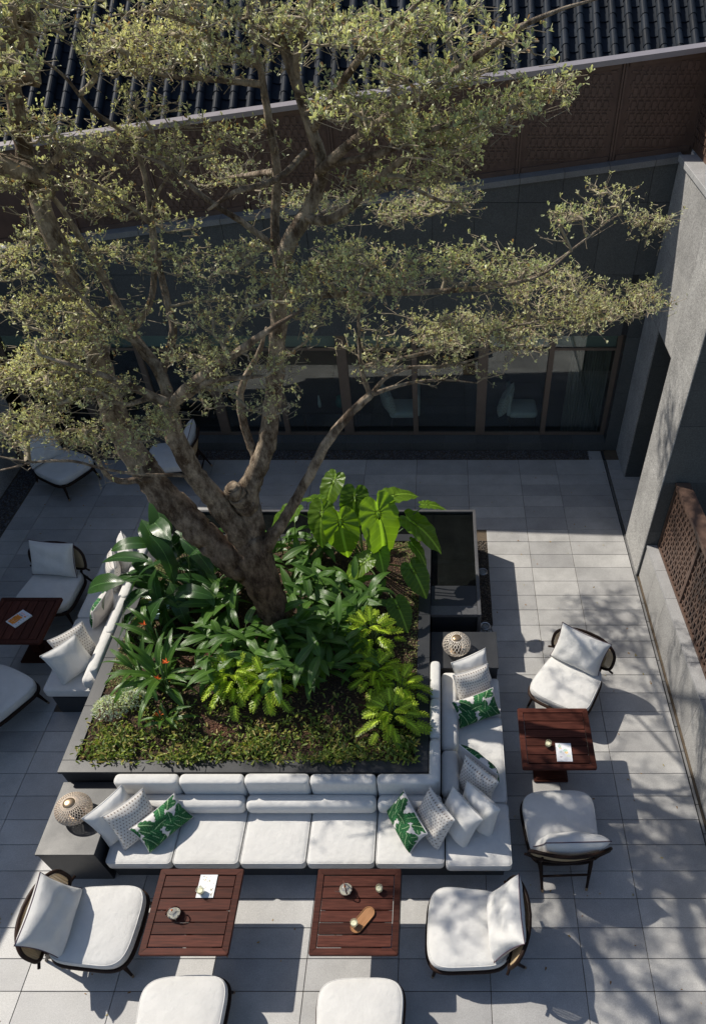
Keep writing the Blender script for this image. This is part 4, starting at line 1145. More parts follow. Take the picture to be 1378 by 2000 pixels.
# ------------------------------------------------------------------ the tree
tree = empty('courtyard_tree', (-1.87, 5.72, .85), 0, 'large spreading tree with variegated cream and green leaves in flat tiers', 'tree')
T0 = (1.87, -5.72, -.85)
BR = {
 'trunk': [(562, 1290, 5.70, .33), (549, 1243, 5.70, .285), (532, 1190, 5.71, .275), (512, 1135, 5.73, .28), (496, 1090, 5.75, .29), (482, 1045, 5.78, .25)],
 'L1': [(500, 1130, 5.74, .20), (462, 1102, 5.73, .225), (425, 1070, 5.73, .22), (377, 1022, 5.75, .21), (323, 968, 5.78, .20), (288, 923, 5.82, .195), (260, 880, 5.85, .185), (225, 810, 5.9, .165), (193, 700, 6.0, .14), (152, 600, 6.1, .128), (116, 490, 6.15, .115), (76, 390, 6.2, .10), (46, 290, 6.2, .088), (26, 170, 6.2, .078), (15, 50, 6.2, .065), (5, -90, 6.2, .055)],
 'L2': [(490, 1080, 5.74, .20), (460, 1030, 5.72, .19), (419, 975, 5.7, .165), (379, 923, 5.66, .15), (351, 873, 5.62, .14), (334, 825, 5.6, .128), (326, 788, 5.6, .11)],
 'L2a': [(338, 800, 5.6, .085), (345, 778, 5.55, .07), (385, 742, 5.4, .058), (440, 705, 5.3, .052), (478, 678, 5.2, .046), (532, 640, 5.1, .036), (592, 604, 5.1, .02)],
 'L2b': [(332, 788, 5.6, .07), (272, 762, 5.5, .052), (215, 738, 5.4, .044), (150, 716, 5.3, .034), (80, 694, 5.3, .022)],
 'L2b2': [(300, 775, 5.55, .04), (240, 790, 5.4, .03), (180, 760, 5.3, .024), (120, 775, 5.2, .014)],
 'L2c': [(335, 795, 5.62, .09), (310, 724, 5.8, .082), (256, 650, 6.0, .072), (216, 570, 6.2, .06), (160, 470, 6.3, .046), (100, 380, 6.3, .034), (20, 300, 6.3, .02)],
 'L2d': [(314, 735, 5.78, .06), (338, 650, 5.9, .052), (322, 570, 6.0, .046), (306, 490, 6.1, .036), (300, 400, 6.15, .026), (335, 335, 6.1, .015)],
 'L2e': [(335, 792, 5.6, .06), (372, 768, 5.5, .048), (410, 744, 5.35, .042), (470, 738, 5.25, .032), (520, 734, 5.2, .018)],
 'L2f': [(300, 700, 5.85, .035), (262, 668, 5.8, .03), (205, 630, 5.7, .026), (140, 560, 5.7, .02), (60, 500, 5.7, .012)],
 'L3': [(500, 1075, 5.78, .20), (488, 1010, 5.84, .185), (486, 960, 5.88, .155), (503, 915, 5.93, .135), (522, 860, 6.0, .122), (533, 780, 6.05, .112), (540, 700, 6.1, .106), (545, 620, 6.1, .10), (545, 545, 6.1, .095), (560, 483, 6.1, .088), (602, 408, 6.1, .076), (628, 335, 6.1, .07), (610, 255, 6.1, .062), (577, 160, 6.1, .056), (553, 88, 6.1, .05), (522, 20, 6.1, .044), (498, -70, 6.1, .036)],
 'L3b': [(545, 535, 6.12, .07), (537, 440, 6.2, .06), (541, 335, 6.2, .054), (524, 230, 6.2, .046), (508, 130, 6.2, .04), (492, 50, 6.2, .034), (478, -60, 6.2, .026)],
 'L3c': [(506, 905, 5.96, .08), (484, 855, 6.06, .068), (469, 790, 6.1, .058), (476, 745, 6.1, .05), (505, 690, 6.1, .04), (520, 640, 6.05, .025)],
 'L3d': [(577, 160, 6.1, .045), (583, 90, 6.0, .04), (612, -5, 5.95, .034), (640, -80, 5.9, .03)],
 'K': [(482, 990, 5.82, .12), (468, 972, 5.77, .115), (457, 957, 5.73, .10), (452, 948, 5.71, .06)],
 'RU': [(600, 425, 6.08, .06), (640, 430, 6.0, .05), (684, 404, 5.9, .045), (735, 352, 5.8, .04), (806, 299, 5.6, .032), (900, 272, 5.5, .018)],
 'RU2': [(735, 352, 5.8, .03), (800, 365, 6.3, .026), (860, 392, 7.0, .02), (900, 395, 7.6, .012)],
 'R2': [(546, 560, 6.08, .055), (630, 575, 6.0, .046), (730, 571, 5.9, .042), (862, 569, 5.8, .034), (984, 556, 5.8, .026), (1060, 535, 5.8, .02), (1115, 490, 5.8, .012)],
 'R3': [(984, 556, 5.85, .022), (1070, 520, 6.4, .019), (1150, 462, 7.0, .014), (1210, 420, 7.2, .010), (1270, 435, 7.25, .006)],
 'R5': [(622, 335, 6.05, .055), (700, 268, 5.6, .046), (800, 200, 5.3, .04), (900, 130, 5.2, .032), (1000, 62, 5.1, .026), (1090, 20, 5.1, .018), (1185, -8, 5.1, .010)],
 'R5b': [(610, 255, 6.1, .045), (662, 170, 5.7, .038), (722, 90, 5.5, .03), (800, 20, 5.4, .02), (860, -40, 5.4, .014)],
 'R5c': [(640, 322, 6.0, .04), (742, 300, 5.5, .033), (852, 250, 5.3, .027), (960, 225, 5.2, .018), (1075, 178, 5.2, .010)],
 'Le1': [(530, 478, 6.15, .04), (470, 432, 6.0, .036), (406, 391, 5.9, .032), (325, 325, 5.9, .026), (272, 303, 5.9, .014)],
 'Le2': [(600, 295, 6.1, .04), (540, 350, 5.9, .034), (457, 376, 5.8, .028), (406, 411, 5.8, .018)],
 'Le3': [(512, 165, 6.2, .038), (470, 160, 6.1, .034), (386, 152, 6.0, .028), (315, 145, 6.0, .022), (254, 122, 6.0, .012)],
 'Le4': [(508, 132, 6.2, .034), (406, 61, 6.1, .028), (305, 25, 6.1, .018), (220, 30, 6.1, .010)],
 'Le5': [(66, 360, 6.2, .05), (142, 290, 6.0, .03), (244, 330, 5.9, .018)],
 'Le6': [(256, 650, 6.0, .05), (300, 560, 6.1, .04), (274, 310, 6.2, .032), (178, 213, 6.2, .026), (112, 137, 6.2, .018), (0, 76, 6.2, .010)],
 'Le7': [(300, 440, 6.15, .034), (240, 395, 6.1, .028), (150, 345, 6.1, .02), (0, 300, 6.1, .012)],
 'L4': [(506, 1085, 5.78, .16), (524, 1058, 5.76, .12), (548, 1025, 5.78, .09), (575, 980, 5.82, .078), (605, 928, 5.85, .072), (640, 862, 5.9, .066), (690, 801, 5.95, .058), (725, 770, 6, .05)],
 'L4a': [(722, 772, 6, .042), (706, 722, 6, .033), (700, 640, 6.1, .024), (705, 560, 6.1, .012)],
 'L4b': [(725, 770, 6, .035), (755, 736, 6.0, .03), (800, 718, 6.1, .027), (870, 715, 6.2, .022), (930, 700, 6.3, .017), (1000, 672, 6.4, .010)],
 'L4c': [(724, 771, 6, .035), (790, 750, 6.1, .026), (862, 742, 6.2, .018), (930, 748, 6.3, .010)],
 'L4d': [(706, 718, 6, .034), (740, 708, 6.1, .03), (800, 696, 6.2, .027), (884, 676, 6.3, .023), (984, 642, 6.4, .018), (1100, 620, 6.5, .013), (1250, 602, 6.6, .007)],
 'bare': [(372, 928, 5.64, .034), (335, 928, 5.5, .026), (268, 926, 5.35, .021), (200, 915, 5.2, .019), (150, 902, 5.15, .02), (105, 900, 5.1, .021), (55, 902, 5.05, .018), (-10, 890, 5.0, .016)],
 'bare2': [(62, 902, 5.05, .016), (30, 912, 5.0, .013), (-15, 922, 4.95, .010)],
 'bare3': [(268, 938, 5.6, .05), (235, 940, 5.55, .046), (210, 928, 5.5, .04), (192, 900, 5.45, .034), (182, 872, 5.4, .028), (165, 850, 5.4, .018)],
 'bare4': [(315, 935, 5.8, .06), (268, 938, 5.6, .052)],
 'B1': [(560, 483, 6.15, .05), (600, 440, 7.2, .04), (640, 410, 8.2, .03), (680, 400, 9.0, .018)],
 'B2': [(541, 335, 6.25, .045), (500, 340, 7.2, .036), (460, 345, 8.2, .026), (430, 350, 9.0, .014)],
}
# the crown goes on above and to the left of the picture: limb ends in metres (x, y, z, radius)
BRW = {'L1': [(-2.70, 6.1, 7.1, .045), (-2.45, 5.9, 7.5, .03), (-2.1, 5.8, 7.9, .015)]}
BRX = {'X1': [(-2.80, 6.2, 6.2, .05), (-3.3, 5.8, 6.35, .035), (-3.9, 5.6, 6.3, .025), (-4.6, 5.5, 6.2, .012)],
       'X2': [(-2.76, 6.2, 6.7, .045), (-3.0, 6.7, 6.9, .035), (-3.3, 7.3, 7.0, .025), (-3.7, 7.9, 6.9, .012)],
       'X3': [(-2.74, 6.2, 6.5, .045), (-2.7, 5.6, 6.7, .035), (-2.5, 5.0, 6.8, .022), (-2.3, 4.5, 6.75, .012)],
       'X4': [(-2.6, 6.0, 7.2, .035), (-2.0, 6.4, 7.4, .028), (-1.4, 6.7, 7.45, .015)],
       'X6': [(-1.62, 6.1, 6.75, .05), (-1.75, 7.2, 7.0, .042), (-1.6, 8.5, 7.1, .032), (-1.2, 9.8, 7.1, .022), (-.9, 10.7, 7.0, .010)],
       'X7': [(-1.75, 7.2, 7.0, .04), (-2.4, 8.2, 7.05, .032), (-3.0, 9.3, 7.0, .024), (-3.3, 10.5, 6.9, .010)],
       'X8': [(-2.95, 6.15, 5.6, .045), (-3.5, 6.0, 5.8, .050), (-3.55, 5.4, 6.0, .050), (-3.1, 4.7, 6.2, .042), (-2.6, 4.0, 6.3, .022)],
       'X9': [(-2.78, 6.2, 6.4, .06), (-3.05, 5.5, 6.75, .05), (-2.7, 4.75, 7.0, .036), (-2.2, 4.2, 7.05, .016)],
       'X5': [(-3.0, 6.2, 5.5, .045), (-3.7, 6.5, 5.6, .035), (-4.6, 6.7, 5.55, .022), (-5.3, 6.9, 5.4, .012)]}
def catmull(pts, sub=5):
    P = [np.array(p, float) for p in pts]; P = [2*P[0] - P[1]] + P + [2*P[-1] - P[-2]]; o_ = []
    for i in range(1, len(P) - 2):
        for k in range(sub):
            t = k/sub; a, b, c, d = P[i - 1], P[i], P[i + 1], P[i + 2]
            o_.append(.5*((2*b) + (c - a)*t + (2*a - 5*b + 4*c - d)*t*t + (3*b - a - 3*c + d)*t**3))
    o_.append(P[-2]); return o_
nodes = []; parent_ = []; rad_ = []
for nm, pts in list(BR.items()) + list(BRX.items()):
    sc_ = {'trunk': .69, 'L1': .72, 'L2': .65, 'L3': .70, 'L4': .66, 'K': .90}.get(nm, .62)
    m0 = len(pts)
    w3 = [(*at(u, v, y), r_*sc_*(1 if nm in ('trunk', 'L1', 'L2', 'L3', 'L4', 'K') else 1 - .45*max(0, (i - .55*m0)/(.45*m0)))) for i, (u, v, y, r_) in enumerate(pts)]
    if nm in BRW: w3 += BRW[nm]
    if nm in BRX: w3 = [(x, y, z, r_*1.4) for x, y, z, r_ in pts]
    cv = catmull(w3, 6)
    big = max(p[3] for p in pts)
    g = G(); n = 16 if big > .1 else (10 if big > .05 else 7)
    pp, rr_ = [], []
    for k, p in enumerate(cv):
        jit = .10*p[3] if nm not in ('trunk',) else .03*p[3]
        pp.append((p[0] + rng.uniform(-jit, jit), p[1] + rng.uniform(-jit, jit), p[2] + rng.uniform(-jit, jit))); rr_.append(max(.003, p[3]*(1 + rng.uniform(-.06, .06))))
    g.tube(pp, rr_, n)
    if big > .1:
        # lumpy bark relief
        nv_ = []
        for i, q in enumerate(g.v):
            c = pp[min(i//n, len(pp) - 1)]; d = Vector(q) - Vector(c)
            f_ = 1 + .035*math.sin(i % n*2.1 + i//n*.6) + .025*math.sin((i % n)*3.7 - i//n*1.3)
            nv_.append(tuple(Vector(c) + d*f_))
        g.v = nv_
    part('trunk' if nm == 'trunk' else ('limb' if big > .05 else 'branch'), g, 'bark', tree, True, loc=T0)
    last = -1
    for k in range(len(cv)):
        if k % 2 and k < len(cv) - 1: continue
        if nm == 'trunk' or (nm in ('L1', 'L2', 'L3', 'L4', 'K', 'bare', 'bare3', 'bare4') and cv[k][3] > .10): continue
        nodes.append(pp[k]); rad_.append(rr_[k]); parent_.append(-2)
# foliage tiers: (u, v, y, half width px, half depth m, shoots, leaf scale, tint bias)
PADS = [
 (1200, 590, 6.7, 115, .42, 200, .95, .62), (1070, 565, 6.9, 115, .50, 170, .95, .58), (1010, 640, 6.5, 165, .45, 250, .95, .60), (840, 640, 6.3, 130, .45, 140, .95, .55), (720, 690, 6.1, 80, .30, 36, .95, .6), (900, 725, 6.25, 90, .12, 26, .95, .5),
 (990, 510, 6.0, 110, .35, 75, 1.1, .22), (850, 525, 5.9, 130, .45, 130, 1.1, .25), (720, 520, 5.9, 110, .45, 110, 1.05, .4), (1075, 440, 5.8, 45, .25, 16, 1.15, .2),
 (1170, 420, 7.2, 80, .5, 42, .9, .6), (1270, 440, 7.2, 45, .2, 46, .9, .8), (1180, 360, 7.3, 45, .2, 12, .9, .6),
 (830, 400, 7.8, 105, .5, 130, 1.0, .35), (880, 390, 8.0, 60, .3, 40, 1.0, .4),
 (960, 210, 5.3, 110, .38, 90, 1.15, .3), (1080, 165, 5.2, 60, .20, 30, 1.15, .35), (820, 265, 5.5, 135, .5, 140, 1.15, .28), (700, 215, 5.7, 110, .5, 100, 1.15, .3), (860, 130, 5.4, 130, .45, 110, 1.15, .35), (700, 80, 5.6, 140, .6, 130, 1.1, .4), (860, 40, 5.4, 110, .4, 60, 1.15, .35), (1000, 110, 5.2, 70, .25, 26, 1.15, .35), (740, 340, 5.9, 90, .3, 46, 1.1, .3), (860, 330, 5.7, 70, .2, 40, 1.1, .35),
 (430, 30, 6.2, 160, .55, 150, 1.0, .7), (290, 85, 6.4, 160, .45, 130, 1.0, .8), (180, 60, 6.6, 100, .4, 40, .95, .7), (410, 125, 6.0, 140, .3, 100, 1.0, .65), (250, 110, 6.2, 90, .16, 60, 1.0, .8), (50, 60, 6.2, 70, .5, 46, 1.0, .6), (590, 30, 6.0, 80, .4, 60, 1.05, .5),
 (330, 215, 6.2, 90, .25, 30, 1.0, .5), (240, 285, 6.3, 140, .5, 110, 1.0, .65), (80, 235, 6.2, 100, .45, 60, 1.0, .6), (390, 300, 6.1, 80, .25, 34, 1.0, .4), (90, 370, 6.2, 140, .5, 110, 1.0, .65), (260, 420, 6.2, 130, .35, 60, 1.0, .6), (480, 280, 6.1, 60, .2, 24, 1.05, .4),
 (70, 500, 6.1, 120, .5, 120, 1.0, .62), (220, 500, 6.2, 100, .4, 60, 1.0, .6), (420, 500, 6.0, 120, .4, 100, 1.0, .6), (560, 560, 5.8, 110, .45, 110, 1.05, .6), (420, 600, 5.6, 100, .35, 70, 1.0, .65), (640, 610, 5.6, 90, .35, 64, 1.0, .62), (640, 500, 5.9, 80, .35, 60, 1.05, .5),
 (90, 610, 5.8, 110, .45, 140, 1.0, .65), (200, 640, 5.7, 100, .4, 84, 1.0, .65), (70, 725, 5.5, 115, .42, 210, 1.0, .72), (165, 770, 5.4, 110, .32, 150, 1.0, .62), (270, 838, 5.4, 100, .28, 130, .95, .5), (400, 690, 5.4, 80, .28, 76, 1.0, .68), (500, 690, 5.3, 80, .22, 50, 1.0, .65), (430, 780, 5.4, 70, .18, 36, 1.0, .6), (520, 795, 5.3, 60, .12, 24, 1.0, .65), (30, 815, 5.5, 65, .25, 90, 1.0, .65), (225, 885, 5.4, 80, .2, 20, .95, .5), (110, 845, 5.4, 80, .22, 80, .95, .5),
 (640, 405, 8.9, 120, .6, 110, 1.0, .45), (460, 345, 8.6, 110, .6, 80, 1.0, .5), (560, 400, 7.8, 90, .4, 40, 1.0, .45),
]
targets = []
for (u, v, y, du, b, n, ls, tb) in PADS:
    c = at(u, v, y); ppm = F_PX/(y*_c - (c.z - CAM_H)*_s); ax = du/ppm
    for k in range(int(n*.60) + 2):
        a = rng.uniform(0, 6.283); q = math.sqrt(rng.random())*rng.uniform(.75, 1.12)
        dx, dy = ax*q*math.cos(a), b*q*math.sin(a)
        targets.append((c.x + dx, y + dy, c.z + rng.gauss(0, .032) + .05*math.sin(dx*5 + u) + .06*dx*(1 if u > 560 else -1)*.5, ls, tb))
for (x, y, z, rx, n) in ((-3.1, 5.1, 6.35, .8, 200), (-2.3, 4.8, 6.75, .7, 140), (-3.8, 5.6, 6.35, .8, 170), (-4.5, 5.5, 6.2, .6, 50), (-3.2, 6.9, 7.0, .8, 45), (-3.7, 7.8, 6.9, .7, 20), (-2.2, 5.8, 7.8, .8, 16), (-1.6, 6.7, 7.5, .8, 12), (-4.3, 6.7, 5.6, .8, 20), (-5.2, 6.9, 5.4, .6, 20), (-2.6, 6.4, 7.3, .7, 14), (-5.4, 6.3, 5.9, .6, 30), (-4.9, 5.7, 6.3, .55, 36), (-5.9, 6.5, 6.0, .5, 16),
                         (-2.8, 4.3, 6.3, .6, 130), (-2.4, 4.4, 7.05, .6, 80), (-3.3, 10.2, 6.9, .8, 180), (-3.1, 9.0, 6.95, .8, 90), (-2.5, 8.1, 7.05, .7, 36), (-1.2, 10.3, 7.05, .7, 120), (-1.1, 9.3, 7.2, .7, 80), (-4.0, 8.7, 6.7, .7, 10), (-1.8, 7.4, 7.2, .7, 14)):
    for k in range(n):
        a = rng.uniform(0, 6.283); q = math.sqrt(rng.random())*rng.uniform(.75, 1.12)
        targets.append((x + rx*q*math.cos(a), y + rx*q*math.sin(a), z + rng.gauss(0, .05), 1.3, .55))
N0 = len(nodes)
cap_ = N0 + 40000
NP = np.zeros((cap_, 3)); NP[:N0] = np.array(nodes); nn_ = N0
par = [-1]*N0; tipnodes = []
TG = np.array([t[:3] for t in targets]); D = np.full(len(TG), 9e9)
for i in range(0, len(TG), 400):
    d = np.linalg.norm(TG[i:i + 400, None] - NP[None, :N0], axis=2); D[i:i + 400] = d.min(1)
for ti in np.argsort(D):
    t = TG[ti]
    d = NP[:nn_] - t
    # prefer attaching to points nearer the limbs (below / inside) than beyond
    dist = np.sqrt((d*d).sum(1)) + np.where(d[:, 2] > .05, .12, 0)
    k = int(dist.argmin()); s0 = NP[k].copy(); L = np.linalg.norm(t - s0)
    if L < .03: tipnodes.append((k, ti)); continue
    steps = max(2, int(L/.10)); prev = k
    side = np.cross(t - s0, (0, 0, 1.)); sn = np.linalg.norm(side); side = side/sn if sn > 1e-6 else np.array((1., 0, 0))
    bow = rng.uniform(-.10, .10)*L; sag = rng.uniform(-.02, .09)*L
    for q in range(1, steps + 1):
        f_ = q/steps; w_ = math.sin(math.pi*f_)
        p = s0 + (t - s0)*f_ + side*bow*w_ - np.array((0, 0, 1.))*sag*w_ + (nrg.normal(0, .008, 3) if q < steps else 0)
        if nn_ >= cap_: break
        NP[nn_] = p; par.append(prev); prev = nn_; nn_ += 1
    tipnodes.append((prev, ti))
# twig thickness from the number of shoots carried
cnt_ = np.zeros(nn_); 
for (k, ti) in tipnodes: cnt_[k] += 1
for i in range(nn_ - 1, N0 - 1, -1):
    if par[i] >= 0: cnt_[par[i]] += cnt_[i]
idx = np.arange(N0, nn_); pa = np.array(par[N0:nn_]); A = NP[pa]; Bp = NP[idx]
rb = np.minimum(.0038*np.maximum(cnt_[idx], 1)**.45, .026); ra_ = np.where(pa >= N0, np.minimum(.0038*np.maximum(cnt_[pa], 1)**.45, .026), rb*1.15)
dr = Bp - A; dr /= np.linalg.norm(dr, axis=1)[:, None] + 1e-9
s1 = np.cross(dr, np.array([.3, .2, .93])); s1 /= np.linalg.norm(s1, axis=1)[:, None] + 1e-9; s2_ = np.cross(dr, s1)
V = []
for base, rr in ((A - dr*.004, np.minimum(ra_, rb*1.35)), (Bp + dr*.004, rb)):
    for k in range(4):
        a = 1.5708*k; V.append(base + (s1*math.cos(a) + s2_*math.sin(a))*rr[:, None])
V = np.stack(V, 1).reshape(-1, 3); m_ = len(idx)
Fq = np.array([(k, (k + 1) % 4, 4 + (k + 1) % 4, 4 + k) for k in range(4)])[None] + (np.arange(m_)*8)[:, None, None]
link('twigs', fast_mesh('twigs', V, Fq.reshape(-1, 4), MT['twig'], True), tree, T0, kind='stuff')
# leaves: rosettes on short shoots around each tip and along the last bit of twig
def leaf_cloud(C, Ydir, Nrm, L, Wd, colc, cole):
    """obovate folded leaves; returns V, F, tint"""
    X = np.cross(Ydir, Nrm); X /= np.linalg.norm(X, axis=1)[:, None] + 1e-9; Z = np.cross(X, Ydir)
    prof = [(0, 0, 0), (.36, .34, .05), (.78, .5, .07), (1, 0, .02), (.78, -.5, .07), (.36, -.34, .05), (.52, 0, -.02)]
    V = np.stack([C + Ydir*(L*s_)[:, None] + X*(Wd*t_)[:, None] + Z*(L*z_)[:, None] for (s_, t_, z_) in prof], 1)
    n = len(C)
    tri = np.array([(6, 0, 1), (6, 1, 2), (6, 2, 3), (6, 3, 4), (6, 4, 5), (6, 5, 0)])
    Fq = (tri[None] + (np.arange(n)*7)[:, None, None]).reshape(-1, 3)
    T = np.stack([(colc + cole)/2] + [cole]*5 + [colc], 1)
    return V.reshape(-1, 3), Fq, T.reshape(-1, 3)
def unit(a): return a/(np.linalg.norm(a, axis=1)[:, None] + 1e-9)
tk = np.array([k for k, ti in tipnodes]); tt = np.array([ti for k, ti in tipnodes]); ps = np.array([par[k] if par[k] >= 0 else k for k in tk])
tip = NP[tk]; axis = unit(tip - NP[ps] + 1e-7); lsv = np.array([targets[i][3] for i in tt]); tbv = np.array([targets[i][4] for i in tt])
ns_ = nrg.integers(3, 8, len(tk)); I = np.repeat(np.arange(len(tk)), ns_)
hz = unit(np.cross(axis, (0, 0, 1.)) + 1e-6)
back = nrg.uniform(0, .26, (len(I), 1)); root_ = tip[I] - axis[I]*back
lat = nrg.normal(0, .062, (len(I), 1))*(1 + 1.2*back)
base = root_ + hz[I]*lat + axis[I]*np.abs(lat)*.55 + np.array((0, 0, 1.))*(nrg.normal(.012, .014, (len(I), 1)))
sd = unit(axis[I]*.6 + hz[I]*lat*4 + np.stack([nrg.uniform(-.4, .4, len(I)), nrg.uniform(-.4, .4, len(I)), np.full(len(I), .7)], 1))
# little side shoots that carry the rosettes
dr = unit(base - root_); s1 = unit(np.cross(dr, np.array([.3, .2, .93]))); s2_ = np.cross(dr, s1)
V = np.stack([b_ + (s1*math.cos(2.0944*k) + s2_*math.sin(2.0944*k))*r_ for b_, r_ in ((root_, .0026), (base, .0018)) for k in range(3)], 1).reshape(-1, 3)
Fq = np.array([(k, (k + 1) % 3, 3 + (k + 1) % 3, 3 + k) for k in range(3)])[None] + (np.arange(len(I))*6)[:, None, None]
link('shoots', fast_mesh('shoots', V, Fq.reshape(-1, 4), MT['twig'], True), tree, T0, kind='stuff')
ssz = nrg.uniform(.7, 1.25, len(I)); stb = nrg.uniform(-.3, .3, len(I)); sbr = nrg.uniform(.7, 1.2, len(I))
nl = nrg.integers(2, 7, len(I)); J = np.repeat(np.arange(len(I)), nl); n_ = len(J)
sdj = sd[J]; e1 = unit(np.cross(sdj, (.2, .9, .1))); e2 = np.cross(sdj, e1); a = nrg.uniform(0, 6.283, (n_, 1))
outv = e1*np.cos(a) + e2*np.sin(a)
Y_ = unit(sdj*nrg.uniform(.1, .9, (n_, 1)) + outv*nrg.uniform(.45, 1, (n_, 1)))
N_ = sdj - outv*.35 + nrg.normal(0, .3, (n_, 3))
C_ = base[J] + sdj*nrg.uniform(0, .03, (n_, 1)); L_a = nrg.uniform(.017, .034, n_)*lsv[I][J]*ssz[J]
w1 = np.clip(tbv[I][J] + stb[J] + nrg.uniform(-.2, .2, n_), 0, 1)[:, None]; br = (sbr[J]*nrg.uniform(.8, 1.15, n_))[:, None]
CE = ((1 - w1)*np.array((.63, .66, .37)) + w1*np.array((.95, .91, .58)))*br
CC = ((1 - w1)*np.array((.21, .30, .12)) + w1*np.array((.62, .62, .32)))*br
old = nrg.random(n_) < .06; CE[old] = np.array((.50, .30, .14)); CC[old] = np.array((.30, .18, .09))
CE = np.minimum(CE, .92)
V, Fq, T = leaf_cloud(C_, Y_, N_, L_a, L_a*.43, CC, CE)
print('tree leaves', len(C_), 'twig edges', m_)
link('crown', fast_mesh('crown', V, Fq, MT['treeleaf'], False, T), tree, T0, kind='stuff')
# ------------------------------------------------------------------ planting
def blade(L, W, shape, droop, fold=.12, nseg=8, wave=0.0, name='leaf', mat='lanceleaf', stalk=0.0, twist=0.0):
    """single leaf, base at origin, grows along +y, upper side +z, tip drooping"""
    V = []; UV = []; F = []
    y = 0.0; z = 0.0; ang = 0.0
    st = []
    if stalk > 0:
        st = [(0, 0, 0), (0, stalk*.5, .0), (0, stalk, 0)]; y = stalk
    for i in range(nseg + 1):
        s_ = i/nseg; wd = W/2*shape(s_)
        if i: 
            ang = -droop*s_; y += L/nseg*math.cos(ang); z += L/nseg*math.sin(ang)
        for k in range(5):
            t = (k - 2)/2; f_ = fold*wd*abs(t)*(1 if abs(t) < .9 else .85)
            V.append((wd*t*math.cos(twist*s_), y, z + f_ + wd*t*math.sin(twist*s_) + wave*wd*math.sin(s_*17 + k)*abs(t))); UV.append((.5 + t/2, s_))
    for i in range(nseg):
        for k in range(4): a = i*5 + k; F.append((a, a + 1, a + 6, a + 5))
    if st:
        g = G().tube(st, [.008, .006, .004], 5); b = len(V)
        V += g.v; UV += [(.51, .1)]*len(g.v); F += [tuple(i + b for i in f_) for f_ in g.f]
    return uvmesh(name, V, F, UV, mat)
def uvmesh(name, V, F, UV, mat):
    me = bpy.data.meshes.new(name); me.from_pydata(V, [], F); me.update(); me.materials.append(MT[mat])
    me.polygons.foreach_set('use_smooth', [True]*len(F)); ul = me.uv_layers.new(name='UVMap')
    li = np.zeros(len(me.loops), np.int32); me.loops.foreach_get('vertex_index', li); ul.data.foreach_set('uv', np.array(UV, np.float32)[li].ravel()); return me
lance = lambda s_: max(.02, math.sin(math.pi*min(1, s_**.75))**.8)
oblong = lambda s_: max(.02, min(1, 3.2*s_ + .12)*(1 - s_**5)**.8)
strap = lambda s_: max(.015, min(1, .35 + 2.2*s_)*(1 - s_**2.2)**.75)
def aim(az, pitch, roll=0):
    """euler so that local +y points to azimuth az with elevation pitch, +z up-ish"""
    d = Vector((math.cos(az)*math.cos(pitch), math.sin(az)*math.cos(pitch), math.sin(pitch)))
    x = d.cross(Vector((0, 0, 1))).normalized(); z = x.cross(d)
    return (Matrix((x, d, z)).transposed() @ Matrix.Rotation(roll, 3, 'Y')).to_euler()
# elephant ear
def heart(R_=.36, seed=0, name='leaf', mat='bigleaf'):
    rs = random.Random(seed); ph = rs.uniform(0, 6.28); V = [(0, 0, 0)]; UV = [(.5, .32)]; F = []; n = 64; rings = 7
    for r_ in range(1, rings + 1):
        q = r_/rings
        for k in range(n):
            a = 6.28319*k/n; b = a if a <= math.pi else 6.28319 - a   # 0 at tip
            rad = float(np.interp(b, [0, .12, .35, .7, 1.1, 1.57, 2.1, 2.55, 2.85, 3.02, 3.1416], [1.42, 1.26, 1.02, .80, .64, .56, .58, .58, .50, .38, .28]))
            rad = rad*(1 + .018*math.sin(k*2.4 + ph))
            x, y = R_*rad*q*math.sin(a), R_*rad*q*math.cos(a)
            z = .05*R_*q*q - .26*R_*(y/R_)**2*(1 if y > 0 else .3) + .03*abs(x) - .10*R_*(x/R_)**2 + .030*R_*q*q*math.sin(11*b + ph) + .009*R_*math.sin(b*13)*q*(1.25 - q)*2
            V.append((x, y, z)); UV.append((.5 + x/R_*.5, .32 + y/R_*.6))
    for k in range(n): F.append((0, 1 + (k + 1) % n, 1 + k)[::-1])
    for r_ in range(rings - 1):
        for k in range(n):
            a, b = 1 + r_*n + k, 1 + r_*n + (k + 1) % n; F.append((a, a + n, b + n, b)[::-1])
    return uvmesh(name, V, F, UV, mat)
hearts = [heart(.36, k) for k in range(4)]
def stalked(root, base, tip, mesh, az, pitch, scale, roll=0, r0=.014):
    b, t = Vector(base), Vector(tip); mid = b.lerp(t, .55) + Vector((0, 0, .10*(t - b).length)) + (t - b).cross(Vector((0, 0, 1)))*.04
    st = part('stalk', G().tube([b, b.lerp(mid, .5) + Vector((0, 0, .02)), mid, mid.lerp(t, .6) + Vector((0, 0, .015)), t], [r0, r0*.9, r0*.75, r0*.6, r0*.45], 7), 'stem', root, True)
    link('leaf', mesh, root, t, aim(az, pitch, roll), (scale,)*3)
ee = empty('elephant_ear_plant', (-1.0, 6.95, .93), 0, 'elephant ear plant with huge heart-shaped bright green leaves near the pool', 'plant')
EB = Vector((-1.0, 6.95, .93))
